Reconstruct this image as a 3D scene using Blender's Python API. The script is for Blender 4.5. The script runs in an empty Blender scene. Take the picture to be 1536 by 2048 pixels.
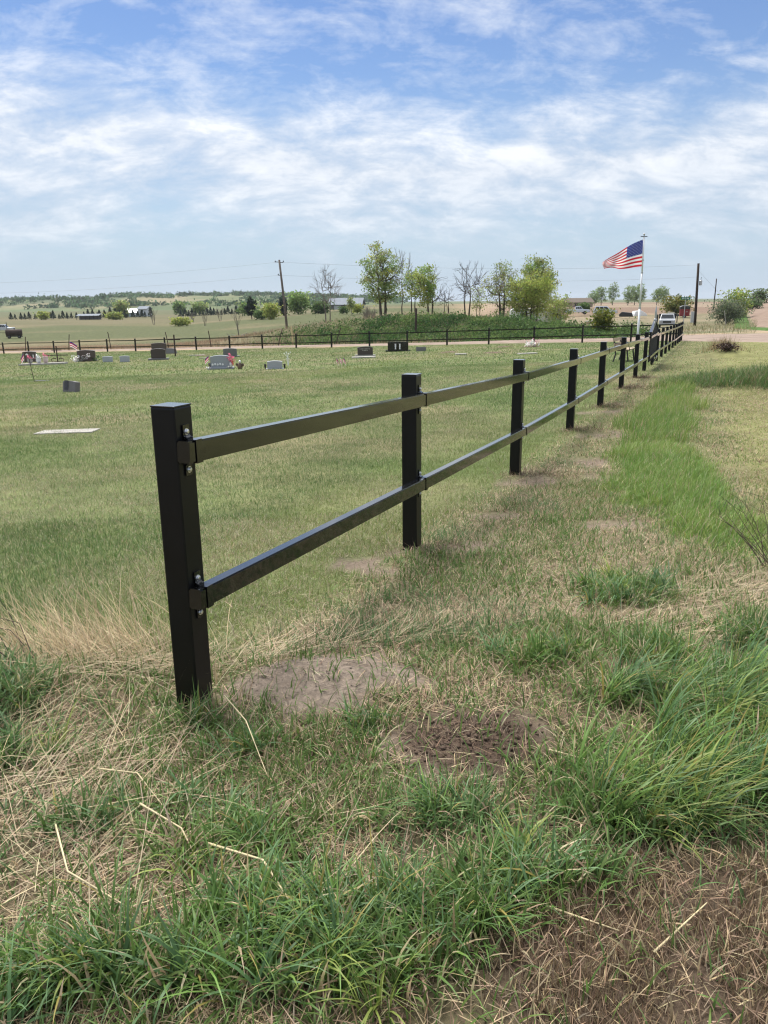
import bpy, bmesh, math, random
import numpy as np
from mathutils import Vector, Matrix

R = math.radians
rng = np.random.default_rng(7)
random.seed(7)
S = bpy.context.scene
C = bpy.data.collections.new('scene'); S.collection.children.link(C)

# ------------------------------------------------------------------ camera
cd = bpy.data.cameras.new('camera'); cam = bpy.data.objects.new('camera', cd); C.objects.link(cam)
cd.sensor_fit = 'VERTICAL'; cd.sensor_height = 24.0
cd.lens = 24.0 * 1538.0 / 2048.0
cd.clip_start = 0.05; cd.clip_end = 20000
cam.location = (0, 0, 1.6)
cam.rotation_euler = (Matrix.Rotation(R(90 - 15.3), 4, 'X') @ Matrix.Rotation(R(-0.6), 4, 'Z')).to_euler()
S.camera = cam

# ------------------------------------------------------------------ sky, sun, exposure
SUN_AZ, SUN_EL = R(-28), R(62)          # azimuth clockwise from +Y
W = bpy.data.worlds.new('World'); S.world = W; W.use_nodes = True
nt = W.node_tree; nt.nodes.clear()
def N(t, **k):
    n = nt.nodes.new(t)
    for a, b in k.items(): setattr(n, a, b)
    return n
def mth(op, a, b=None, c=None, clamp=False):
    n = N('ShaderNodeMath', operation=op); n.use_clamp = clamp
    for i, v in enumerate((a, b, c)):
        if v is None: continue
        if isinstance(v, (int, float)): n.inputs[i].default_value = v
        else: nt.links.new(v, n.inputs[i])
    return n.outputs[0]
def ramp(fac, stops, interp='LINEAR'):
    n = N('ShaderNodeValToRGB'); cr = n.color_ramp; cr.interpolation = interp
    while len(cr.elements) < len(stops): cr.elements.new(0.5)
    for e, (p, v) in zip(cr.elements, stops):
        e.position = p; e.color = (v, v, v, 1) if isinstance(v, (int, float)) else (*v, 1)
    nt.links.new(fac, n.inputs[0]); return n.outputs[0]
sky = N('ShaderNodeTexSky', sky_type='NISHITA'); sky.sun_disc = False
sky.sun_elevation = SUN_EL; sky.sun_rotation = SUN_AZ
sky.altitude = 600; sky.air_density = 1.25; sky.dust_density = 0.1; sky.ozone_density = 4.0
tc = N('ShaderNodeTexCoord'); sp = N('ShaderNodeSeparateXYZ'); nt.links.new(tc.outputs['Generated'], sp.inputs[0])
dz = mth('MAXIMUM', sp.outputs[2], 0.0)
inv = mth('DIVIDE', 1.0, mth('ADD', dz, 0.42))           # a cloud sheet overhead, flattened towards the horizon
cx = N('ShaderNodeCombineXYZ'); nt.links.new(mth('MULTIPLY', sp.outputs[0], inv), cx.inputs[0]); nt.links.new(mth('MULTIPLY', sp.outputs[1], inv), cx.inputs[1])
def noise(scale, loc, rot, sc, detail, rough, dist=0.0):
    m = N('ShaderNodeMapping'); m.inputs['Location'].default_value = loc; m.inputs['Rotation'].default_value = rot; m.inputs['Scale'].default_value = sc
    nt.links.new(cx.outputs[0], m.inputs[0])
    n = N('ShaderNodeTexNoise'); n.inputs['Scale'].default_value = scale; n.inputs['Detail'].default_value = detail
    n.inputs['Roughness'].default_value = rough; n.inputs['Distortion'].default_value = dist
    nt.links.new(m.outputs[0], n.inputs['Vector']); return n.outputs['Fac']
big = noise(1.7, (3.1, 9.4, 0), (0, 0, 0), (1, 1, 1), 3, 0.5, 0.2)
puff = noise(7.5, (1.3, 5.2, 0), (0, 0, R(-35)), (0.85, 1.2, 1), 15, 0.66, 0.25)
strk = noise(5.0, (7.7, 1.9, 0), (0, 0, R(-50)), (0.30, 1.9, 1), 13, 0.66, 0.6)
dzw = mth('ADD', dz, mth('MULTIPLY', mth('SUBTRACT', big, 0.5), 0.26))
cover = ramp(dzw, [(0.0, 0.04), (0.05, 0.20), (0.10, 0.34), (0.17, 0.37), (0.215, 0.27), (0.26, 0.09), (0.305, 0.05), (0.36, 0.22), (0.5, 0.32), (1.0, 0.32)])
den = mth('ADD', mth('ADD', mth('MULTIPLY', big, 0.14), mth('MULTIPLY', puff, 0.76)), mth('MULTIPLY', strk, 0.30))
den = mth('ADD', den, cover)
cloud = ramp(den, [(0.66, 0.0), (0.74, 0.20), (0.86, 0.55), (1.0, 0.90)])
veil = ramp(dz, [(0.0, 0.92), (0.05, 0.80), (0.10, 0.58), (0.17, 0.30), (0.25, 0.10), (0.4, 0.03)])
haze = N('ShaderNodeMix', data_type='RGBA'); nt.links.new(veil, haze.inputs[0]); hs_ = N('ShaderNodeHueSaturation'); hs_.inputs['Saturation'].default_value = 1.14; hs_.inputs['Hue'].default_value = 0.512; nt.links.new(sky.outputs[0], hs_.inputs['Color']); nt.links.new(hs_.outputs[0], haze.inputs[6]); haze.inputs[7].default_value = (4.5, 5.6, 7.1, 1)
fac = mth('MULTIPLY', cloud, ramp(dz, [(0.0, 0.0), (0.03, 0.25), (0.09, 0.75), (0.15, 1.0)]))
shade = mth('ADD', mth('MULTIPLY', puff, 0.9), mth('MULTIPLY', strk, 0.35))
shade = mth('ADD', shade, mth('MULTIPLY', mth('SUBTRACT', dz, 0.12), 0.9))
ccol = ramp(shade, [(0.42, (0.44, 0.51, 0.62)), (0.60, (0.58, 0.63, 0.71)), (0.82, (0.82, 0.835, 0.86))])
csc = N('ShaderNodeVectorMath', operation='SCALE'); nt.links.new(ccol, csc.inputs[0]); csc.inputs['Scale'].default_value = 11.3
mixc = N('ShaderNodeMix', data_type='RGBA'); nt.links.new(fac, mixc.inputs[0])
nt.links.new(haze.outputs[2], mixc.inputs[6]); nt.links.new(csc.outputs[0], mixc.inputs[7])
bg = N('ShaderNodeBackground'); bg.inputs['Strength'].default_value = 0.062
nt.links.new(mixc.outputs[2], bg.inputs[0])
out = N('ShaderNodeOutputWorld'); nt.links.new(bg.outputs[0], out.inputs[0])

sl = bpy.data.lights.new('sun', 'SUN'); sl.energy = 3.5; sl.angle = R(32); sl.color = (1.0, 0.955, 0.88)
sun = bpy.data.objects.new('sun', sl); C.objects.link(sun)
sdir = Vector((math.sin(SUN_AZ) * math.cos(SUN_EL), math.cos(SUN_AZ) * math.cos(SUN_EL), math.sin(SUN_EL)))
sun.rotation_euler = sdir.to_track_quat('Z', 'Y').to_euler(); sun.location = (30, 20, 60)
S.view_settings.view_transform = 'Standard'; S.view_settings.look = 'None'
S.view_settings.gamma = 1; S.view_settings.use_curve_mapping = False
S.view_settings.exposure = 0.88
S.cycles.max_bounces = 6; S.cycles.diffuse_bounces = 3; S.cycles.glossy_bounces = 3; S.cycles.transparent_max_bounces = 6
S.cycles.use_denoising = True
S.cycles.filter_width = 1.2

# ------------------------------------------------------------------ helpers
def tag(o, label=None, cat=None, group=None, kind=None):
    if label: o['label'] = label
    if cat: o['category'] = cat
    if group: o['group'] = group
    if kind: o['kind'] = kind
    return o
def empty(name, loc, rz=0.0, label=None, cat=None, group=None):
    o = bpy.data.objects.new(name, None); C.objects.link(o); o.location = loc; o.rotation_euler = (0, 0, rz)
    o.empty_display_size = 0.2
    return tag(o, label, cat, group)
def link(name, me, parent=None, loc=None, rot=None):
    o = bpy.data.objects.new(name, me); C.objects.link(o)
    if parent is not None: o.parent = parent
    if loc is not None: o.location = loc
    if rot is not None: o.rotation_euler = rot
    return o

def npmesh(name, V, Fq, mat=None, col=None, smooth=False, F3=None):
    """V (n,3); Fq (m,4) quads and/or F3 (k,3) triangles"""
    me = bpy.data.meshes.new(name); V = np.asarray(V, np.float32)
    loops = []; starts = []; n0 = 0
    if Fq is not None and len(Fq):
        Fq = np.asarray(Fq, np.int32); loops.append(Fq.ravel()); starts.append(np.arange(len(Fq)) * 4); n0 = len(Fq) * 4
    if F3 is not None and len(F3):
        F3 = np.asarray(F3, np.int32); loops.append(F3.ravel()); starts.append(n0 + np.arange(len(F3)) * 3)
    loops = np.concatenate(loops).astype(np.int32); starts = np.concatenate(starts).astype(np.int32)
    me.vertices.add(len(V)); me.vertices.foreach_set('co', V.ravel())
    me.loops.add(len(loops)); me.loops.foreach_set('vertex_index', loops)
    me.polygons.add(len(starts)); me.polygons.foreach_set('loop_start', starts)
    me.update(calc_edges=True)
    if col is not None:
        a = me.color_attributes.new('Col', 'FLOAT_COLOR', 'POINT')
        c4 = np.ones((len(V), 4), np.float32); c4[:, :3] = col; a.data.foreach_set('color', c4.ravel())
    if mat: me.materials.append(mat)
    if smooth: me.polygons.foreach_set('use_smooth', np.ones(len(starts), bool))
    me.validate()
    return me

class MB:
    """collects boxes, tubes and prisms; build() makes ONE mesh"""
    def __init__(s): s.v = []; s.f = []
    def add(s, vs, fs):
        b = len(s.v); s.v += [tuple(p) for p in vs]; s.f += [tuple(i + b for i in f) for f in fs]; return s
    def box(s, c, d, rz=0, rx=0, ry=0):
        m = Matrix.Translation(c) @ Matrix.Rotation(rz, 4, 'Z') @ Matrix.Rotation(ry, 4, 'Y') @ Matrix.Rotation(rx, 4, 'X')
        vs = [m @ Vector((x * d[0] / 2, y * d[1] / 2, z * d[2] / 2)) for x in (-1, 1) for y in (-1, 1) for z in (-1, 1)]
        return s.add(vs, [(0, 1, 3, 2), (4, 6, 7, 5), (0, 4, 5, 1), (2, 3, 7, 6), (0, 2, 6, 4), (1, 5, 7, 3)])
    def tube(s, pts, rad, n=6, cap=True):
        pts = [Vector(p) for p in pts]
        if not hasattr(rad, '__len__'): rad = [rad] * len(pts)
        vs = []; fs = []
        for i, p in enumerate(pts):
            t = (pts[min(i + 1, len(pts) - 1)] - pts[max(i - 1, 0)])
            t = t.normalized() if t.length > 1e-9 else Vector((0, 0, 1))
            a = Vector((0, 0, 1)) if abs(t.z) < .9 else Vector((1, 0, 0))
            u = t.cross(a).normalized(); w = t.cross(u)
            for k in range(n):
                an = 2 * math.pi * k / n; vs.append(p + (u * math.cos(an) + w * math.sin(an)) * rad[i])
        for i in range(len(pts) - 1):
            for k in range(n):
                k2 = (k + 1) % n; fs.append((i * n + k, i * n + k2, (i + 1) * n + k2, (i + 1) * n + k))
        if cap: fs += [tuple(range(n - 1, -1, -1)), tuple((len(pts) - 1) * n + k for k in range(n))]
        return s.add(vs, fs)
    def prism(s, prof, y0, y1, ax='y'):
        """profile [(x,z)] extruded along y (or (y,z) along x with ax='x')"""
        n = len(prof)
        mk = (lambda a, b, t: (a, t, b)) if ax == 'y' else (lambda a, b, t: (t, a, b))
        vs = [mk(a, b, y0) for a, b in prof] + [mk(a, b, y1) for a, b in prof]
        fs = [tuple(range(n)), tuple(range(2 * n - 1, n - 1, -1))] + [(i, i + n, (i + 1) % n + n, (i + 1) % n) for i in range(n)]
        return s.add(vs, fs)
    def lathe(s, prof, n=10, c=(0, 0, 0)):
        vs = []; fs = []
        for r, z in prof:
            for k in range(n):
                a = 2 * math.pi * k / n; vs.append((c[0] + r * math.cos(a), c[1] + r * math.sin(a), c[2] + z))
        for i in range(len(prof) - 1):
            for k in range(n):
                k2 = (k + 1) % n; fs.append((i * n + k, i * n + k2, (i + 1) * n + k2, (i + 1) * n + k))
        fs += [tuple(range(n - 1, -1, -1)), tuple((len(prof) - 1) * n + k for k in range(n))]
        return s.add(vs, fs)
    def mesh(s, name, mat, bevel=0, smooth=False, seg=2):
        me = bpy.data.meshes.new(name); me.from_pydata(s.v, [], s.f)
        bm = bmesh.new(); bm.from_mesh(me)
        bmesh.ops.recalc_face_normals(bm, faces=bm.faces)
        if bevel: bmesh.ops.bevel(bm, geom=list(bm.edges), offset=bevel, segments=seg, affect='EDGES', profile=0.5)
        if smooth:
            for f in bm.faces: f.smooth = True
        bm.to_mesh(me); bm.free()
        if mat: me.materials.append(mat)
        return me
    def build(s, name, mat, parent=None, bevel=0, smooth=False, loc=None, rot=None):
        return link(name, s.mesh(name, mat, bevel, smooth), parent, loc, rot)

# ---- materials
def newmat(name):
    m = bpy.data.materials.new(name); m.use_nodes = True; m.node_tree.nodes.clear(); return m
def pmat(name, col, rough=0.6, spec=0.5, var=0.0, scale=8.0, bump=0.0, metal=0.0, coat=0.0, var2=None, detail=6):
    """principled with object-space noise in colour and relief"""
    m = newmat(name); t = m.node_tree; nn = t.nodes.new; L = t.links.new
    o = nn('ShaderNodeOutputMaterial'); p = nn('ShaderNodeBsdfPrincipled'); L(p.outputs[0], o.inputs[0])
    p.inputs['Roughness'].default_value = rough; p.inputs['Specular IOR Level'].default_value = spec
    p.inputs['Metallic'].default_value = metal; p.inputs['Coat Weight'].default_value = coat; p.inputs['Coat Roughness'].default_value = 0.05
    p.inputs['Base Color'].default_value = (*col, 1)
    if var or bump or var2:
        tc = nn('ShaderNodeTexCoord'); n = nn('ShaderNodeTexNoise'); n.inputs['Scale'].default_value = scale; n.inputs['Detail'].default_value = detail; n.inputs['Roughness'].default_value = 0.62
        L(tc.outputs['Object'], n.inputs['Vector'])
        if var or var2:
            r = nn('ShaderNodeValToRGB'); L(n.outputs['Fac'], r.inputs[0])
            a, b = r.color_ramp.elements; a.position = .32; b.position = .68
            a.color = (*[c * (1 - var) for c in col], 1); b.color = (*(var2 or [min(1, c * (1 + var)) for c in col]), 1)
            L(r.outputs[0], p.inputs['Base Color'])
        if bump:
            bp = nn('ShaderNodeBump'); bp.inputs['Strength'].default_value = bump; bp.inputs['Distance'].default_value = 0.02
            L(n.outputs['Fac'], bp.inputs['Height']); L(bp.outputs[0], p.inputs['Normal'])
    return m
def leafmat(name, transl=0.35, rough=0.55, spec=0.25):
    """blade or leaf coloured by its own vertex colour, a little light passing through"""
    m = newmat(name); t = m.node_tree; nn = t.nodes.new; L = t.links.new
    o = nn('ShaderNodeOutputMaterial'); a = nn('ShaderNodeAttribute'); a.attribute_name = 'Col'
    p = nn('ShaderNodeBsdfPrincipled'); p.inputs['Roughness'].default_value = rough; p.inputs['Specular IOR Level'].default_value = spec
    tr = nn('ShaderNodeBsdfTranslucent'); mx = nn('ShaderNodeMixShader'); mx.inputs[0].default_value = transl
    L(a.outputs['Color'], p.inputs['Base Color']); L(a.outputs['Color'], tr.inputs['Color'])
    L(p.outputs[0], mx.inputs[1]); L(tr.outputs[0], mx.inputs[2]); L(mx.outputs[0], o.inputs[0])
    return m
M_grass = leafmat('grass_blade', 0.34, 0.5, 0.35)
M_straw = leafmat('straw', 0.18, 0.6, 0.3)
M_leaf = leafmat('leaf', 0.55, 0.55, 0.2)
M_black = pmat('black_paint', (0.004, 0.0045, 0.006), 0.36, 0.30, 0.25, 14, 0.01)
M_rail = pmat('black_rail_paint', (0.006, 0.0063, 0.007), 0.25, 0.10, 0.2, 9, 0.0, coat=0.85)
next(n for n in M_rail.node_tree.nodes if n.type == 'BSDF_PRINCIPLED').inputs['Coat IOR'].default_value = 1.6
M_bolt = pmat('zinc_bolt', (0.75, 0.76, 0.78), 0.28, 0.5, metal=1.0)
M_bark = pmat('bark', (0.10, 0.082, 0.066), 0.9, 0.2, 0.4, 6, 0.4)
M_barkgrey = pmat('grey_bark', (0.17, 0.15, 0.128), 0.9, 0.2, 0.3, 6, 0.3)
M_pole = pmat('weathered_pole', (0.15, 0.13, 0.115), 0.85, 0.2, 0.35, 5, 0.3)
M_poledark = pmat('creosote_pole', (0.035, 0.024, 0.018), 0.8, 0.25, 0.35, 5, 0.3)
M_wire = pmat('wire', (0.22, 0.24, 0.26), 0.5)
M_white = pmat('white_paint', (0.78, 0.79, 0.80), 0.3, 0.5, 0.06, 3)
M_alu = pmat('white_flagpole', (0.74, 0.76, 0.79), 0.32, 0.5, 0.08, 2)
M_galv = pmat('galvanised', (0.45, 0.46, 0.47), 0.4, metal=0.6)
M_conc = pmat('concrete', (0.36, 0.345, 0.32), 0.9, 0.2, 0.22, 7, 0.3)
M_glass = pmat('car_glass', (0.02, 0.025, 0.03), 0.08, 0.6)
M_tyre = pmat('tyre', (0.02, 0.02, 0.02), 0.8)
M_rim = pmat('rim', (0.4, 0.4, 0.42), 0.3, metal=0.8)
M_dark = pmat('dark_metal', (0.02, 0.02, 0.022), 0.5)
M_rust = pmat('rusty_iron', (0.055, 0.038, 0.03), 0.75, 0.3, 0.4, 10, 0.2)

# ---- value noise for layout
_T = np.random.default_rng(3).random((256, 256))
def vn(x, y, sc, o=0.0):
    x = np.asarray(x, float) * sc + 37.7 + o; y = np.asarray(y, float) * sc + 91.3 + o * 1.7
    i = np.floor(x).astype(int); j = np.floor(y).astype(int); u = x - i; v = y - j
    u = u * u * (3 - 2 * u); v = v * v * (3 - 2 * v); i &= 255; j &= 255; i2 = (i + 1) & 255; j2 = (j + 1) & 255
    return (_T[i, j] * (1 - u) + _T[i2, j] * u) * (1 - v) + (_T[i, j2] * (1 - u) + _T[i2, j2] * u) * v
def fbm(x, y, sc, o=0.0, oc=3):
    return sum(vn(x, y, sc * 2 ** k, o + 5.1 * k) * 0.5 ** k for k in range(oc)) / sum(0.5 ** k for k in range(oc))
def ss(a, b, x):
    t = np.clip((np.asarray(x, float) - a) / (b - a), 0, 1); return t * t * (3 - 2 * t)

# ------------------------------------------------------------------ layout of the place
FA = np.array([-0.74, 2.72]); FD = np.array([0.3866, 0.9222]); FN = np.array([0.9222, -0.3866])   # long fence: start, direction, outer side
FB = np.array([18.95, 49.69]); FE = np.array([-0.8875, 0.4607]); FV = np.array([0.4607, 0.8875])    # far fence: corner, direction, outer side
POST_S = [0.052, 2.53, 5.63, 9.06, 12.35, 15.86, 19.31, 22.22, 25.46, 27.6, 30.5, 33.4, 36.4, 39.6, 42.6, 45.6, 48.5, 50.9]
POST_T = [1.245, 1.14, 1.015, 0.925, 0.86, 0.785, 0.71, 0.655, 0.60, 0.56, 0.50, 0.45, 0.40, 0.335, 0.285, 0.25, 0.215, 0.20]
FAR_S = [3.14, 6.28, 9.59, 12.86, 16.05, 19.25, 22.45, 25.82, 29.13, 32.47, 35.83, 39.46, 43.0, 46.51, 50.03, 53.6, 57.14, 60.77, 64.5, 68.2, 71.9]
BUMPS = [(-0.26, 2.93, 0.34, 0.20, 0.11), (0.30, 2.42, 0.26, 0.24, 0.06), (0.05, 4.6, 0.5, 0.35, 0.03), (0.72, 1.55, 0.5, 0.3, 0.02),
         (-1.6, 2.95, 0.5, 0.35, 0.09), (8.6, 16.8, 2.0, 1.1, 0.30), (13.1, 30.0, 0.9, 0.7, 0.35)]
for _s in POST_S[1:9]:
    _p = FA + FD * (_s + 0.05) + FN * 0.18
    BUMPS.append((_p[0], _p[1], 0.34, 0.3, 0.045))
def H0(x, y):
    x = np.asarray(x, float); y = np.asarray(y, float)
    z = .0225 * np.clip(x, -70, 70) - .0283 * np.clip(y, -20, 130) + .14 * np.exp(-(x * x * .7 + (y - 2.4) ** 2) / 8.6)
    b = x / np.maximum(y, 20)
    zf = np.interp(b, [-.5, -.25, -.1, 0, .2, .4], [-4.6, -4.3, -2.0, -0.7, -0.7, -1.1])
    z = z + (zf - z) * ss(95, 230, y)
    z = z + 4.0 * ss(.41, .60, b) * ss(80, 230, y)
    dx, dy = x - FB[0], y - FB[1]; u = FE[0] * dx + FE[1] * dy; v = FV[0] * dx + FV[1] * dy
    h = np.interp(u, [2, 5, 11, 19, 28, 35, 41, 48, 57], [0, .15, .75, 1.85, 2.45, 2.15, 1.55, .65, 0])
    return z + h * ss(8.0, 17, v) * (1 - ss(22, 40, v))
def H(x, y):
    x = np.asarray(x, float); y = np.asarray(y, float); z = H0(x, y)
    for bx, by, rx, ry, h in BUMPS: z = z + h * np.exp(-((x - bx) / rx) ** 2 - ((y - by) / ry) ** 2)
    near = 1 - ss(14, 30, np.hypot(x, y))
    return z + near * (0.030 * (fbm(x, y, 1.6, 2) - .5) + 0.014 * (vn(x, y, 7, 4) - .5))
def hz(x, y): return float(H(x, y))
def sn(x, y):
    dx, dy = np.asarray(x) - FA[0], np.asarray(y) - FA[1]; return dx * FD[0] + dy * FD[1], dx * FN[0] + dy * FN[1]
def uv(x, y):
    dx, dy = np.asarray(x) - FB[0], np.asarray(y) - FB[1]; return dx * FE[0] + dy * FE[1], dx * FV[0] + dy * FV[1]
def el(x, y, cx, cy, rx, ry, a=0.0):
    c, s_ = math.cos(a), math.sin(a); dx, dy = x - cx, y - cy
    return ((dx * c + dy * s_) / rx) ** 2 + ((-dx * s_ + dy * c) / ry) ** 2
# the road beyond the far fence: near edge and far edge
ROAD_N = [(-75, 104), (-51.2, 91.5), (-29.7, 79.0), (-16.2, 71.6), (-6.5, 66.3), (-0.9, 62.6), (3.9, 59.4), (8.4, 57.2), (10.5, 55.9), (12.9, 54.2), (15.8, 52.3), (18.2, 49.4), (19.0, 46.0), (20.2, 41.3), (24.5, 36.0), (34, 29)]
ROAD_F = [(-73, 107), (-49.5, 95.0), (-28.3, 82.3), (-14.8, 75.2), (-5.2, 70.0), (0.6, 66.6), (5.6, 64.2), (9.6, 64.0), (12.6, 65.2), (15.8, 64.6), (19.7, 63.8), (25.1, 62.3), (29.4, 60.0), (36, 56.4), (44, 52), (54, 46)]
from bisect import bisect
def inpoly(x, y, poly):
    x = np.asarray(x); y = np.asarray(y); ins = np.zeros(x.shape, bool); n = len(poly)
    for i in range(n):
        (x1, y1), (x2, y2) = poly[i], poly[(i + 1) % n]
        if y1 == y2: continue
        ins ^= ((y1 > y) != (y2 > y)) & (x < (x2 - x1) * (y - y1) / (y2 - y1) + x1)
    return ins
ROADP = ROAD_N + ROAD_F[::-1]

SOIL = [(-0.25, 2.92, .46, .30, .45), (0.30, 2.43, .32, .30, 0), (-0.20, 4.75, .46, .20, -.9), (0.45, 5.02, .45, .22, .2), (1.46, 7.6, .42, .25, 0),
        (2.12, 7.6, .30, .28, 0), (2.95, 10.6, .62, .42, .2), (3.8, 13.2, .6, .42, 0), (1.72, 5.75, .3, .22, 0), (2.45, 8.6, .32, .35, 0),
        (0.95, 6.2, .3, .18, .2)]
def soilmask(x, y):
    m = np.zeros(np.shape(x))
    wob = 0.55 * (fbm(x, y, 5, 9) - .5) * 2
    for k_, s_ in enumerate(SOIL): m = np.maximum(m, 1 - ss(.55, 1.15, el(x, y, *s_) + wob * (1.6 if k_ < 2 else 2.2) + (0 if k_ < 2 else .3)))
    return m
def brownmask(x, y):
    wob = 0.8 * (fbm(x, y, 3.5, 12) - .5)
    return np.maximum(1 - ss(.7, 1.25, el(x, y, 0.78, 1.46, .58, .36, .25) + wob), 0)
def tallmask(x, y):
    s_, n_ = sn(x, y)
    nl = np.interp(s_, [2.6, 3.2, 4, 5, 7.5, 15, 17], [2.0, 1.75, 1.4, 1.12, .82, .74, .9]); nr = np.interp(s_, [2.6, 3.2, 4, 5, 7.7, 13, 16], [2.7, 2.6, 2.35, 2.1, 1.72, 1.45, 1.3])
    e = 0.75 * (fbm(x, y, 1.5, 21) - .5) + .22 * (vn(x, y, 9, 22) - .5)
    return ss(nl - .20, nl + .32, n_ + e) * (1 - ss(nr - .28, nr + .12, n_ + e)) * ss(2.6, 4.0, s_ + e) * (1 - ss(15.5, 17.5, s_))
def heapmask(x, y):
    return 1 - ss(.6, 1.2, el(x, y, 8.9, 16.9, 2.7, 1.6, -.10) + 0.9 * (fbm(x, y, 1.3, 31) - .5))

# ------------------------------------------------------------------ ground sheet
def axis(a, lo, hi, n):
    t = np.linspace(math.asinh(lo / a), math.asinh(hi / a), n); return a * np.sinh(t)
gx = axis(1.3, -4200, 4200, 430); gy = axis(1.6, -60, 6000, 400)
X, Y = np.meshgrid(gx, gy); Z = H(X, Y)
dist = np.hypot(X, Y)
s_, n_ = sn(X, Y); u_, v_ = uv(X, Y)
def lerp(a, b, t): return a + (np.asarray(b) - a) * t[..., None]
lawn_c = np.array([.14, .165, .068]); col = np.zeros(X.shape + (3,)) + lawn_c
p1 = fbm(X, Y, .35, 1); p2 = fbm(X * .35 + Y * .8, Y * .3 - X * .7, .5, 6)
col = lerp(col, [.21, .18, .105], ss(.45, .72, p1) * .8)
col = lerp(col, [.085, .12, .04], ss(.5, .75, p2) * .75)
rough = 1 - ss(-.35, .25, -n_); rough = np.maximum(rough, 1 - ss(-.2, .9, s_))
col = lerp(col, [.12, .098, .062], rough * .9 * (1 - ss(2.7, 3.7, Y))); col = lerp(col, [.20, .168, .11], rough * .85 * ss(2.7, 3.7, Y) * (1 - .75 * ss(6, 12, Y))); col = lerp(col, [.165, .165, .075], rough * .6 * ss(5, 11, Y))
right = ss(1.7, 2.4, n_) * ss(4, 6, Y)
col = lerp(col, [.20, .20, .085], right * .85)
col = lerp(col, [.17, .23, .07], np.clip(tallmask(X, Y), 0, 1))
col = lerp(col, [.19, .15, .115], soilmask(X, Y)); col = lerp(col, [.245, .198, .158], np.clip(1 - ss(.5, 1.1, el(X, Y, -0.25, 2.92, .46, .30, .45) + 1.0 * (fbm(X, Y, 5, 9) - .5)), 0, 1))
col = lerp(col, [.085, .06, .045], np.clip(1 - ss(.6, 1.2, el(X, Y, .30, 2.43, .27, .26)), 0, 1))
col = lerp(col, [.095, .07, .05], brownmask(X, Y))
col = lerp(col, [.06, .075, .035], np.clip(heapmask(X, Y), 0, 1) * .8)
# beyond the far fence
bey = ss(.3, 1.2, v_)
verge = lerp(np.zeros(X.shape + (3,)) + [.15, .155, .08], [.34, .255, .175], np.clip(ss(.4, .6, fbm(X, Y, .12, 3)) + ss(28, 40, u_) * .8, 0, 1))
col = lerp(col, [0, 0, 0], bey) + verge * bey[..., None]
b_ = X / np.maximum(Y, 20)
green = lerp(np.zeros(X.shape + (3,)) + [.095, .105, .05], [.165, .142, .082], ss(.40, .62, fbm(X, Y, .03, 8)))
fg = ss(18, 27, v_) * ss(.14, .06, b_)
col = lerp(col, [0, 0, 0], fg) + green * fg[..., None]
# ploughed and stubble fields to the right, in long strips
st = Y * .95 - X * .12
strip = np.where(vn(st, st * 0, .021, 3) > .52, 1.0, 0.0)
tan = lerp(np.zeros(X.shape + (3,)) + [.19, .135, .098], [.25, .195, .14], strip)
ft = ss(150, 185, Y) * ss(.10, .17, b_)
col = lerp(col, [0, 0, 0], ft) + tan * ft[..., None]
fgreen = ss(560, 700, Y) * ss(-.15, .0, b_); col = lerp(col, [.10, .135, .07], fgreen * .8)
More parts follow.
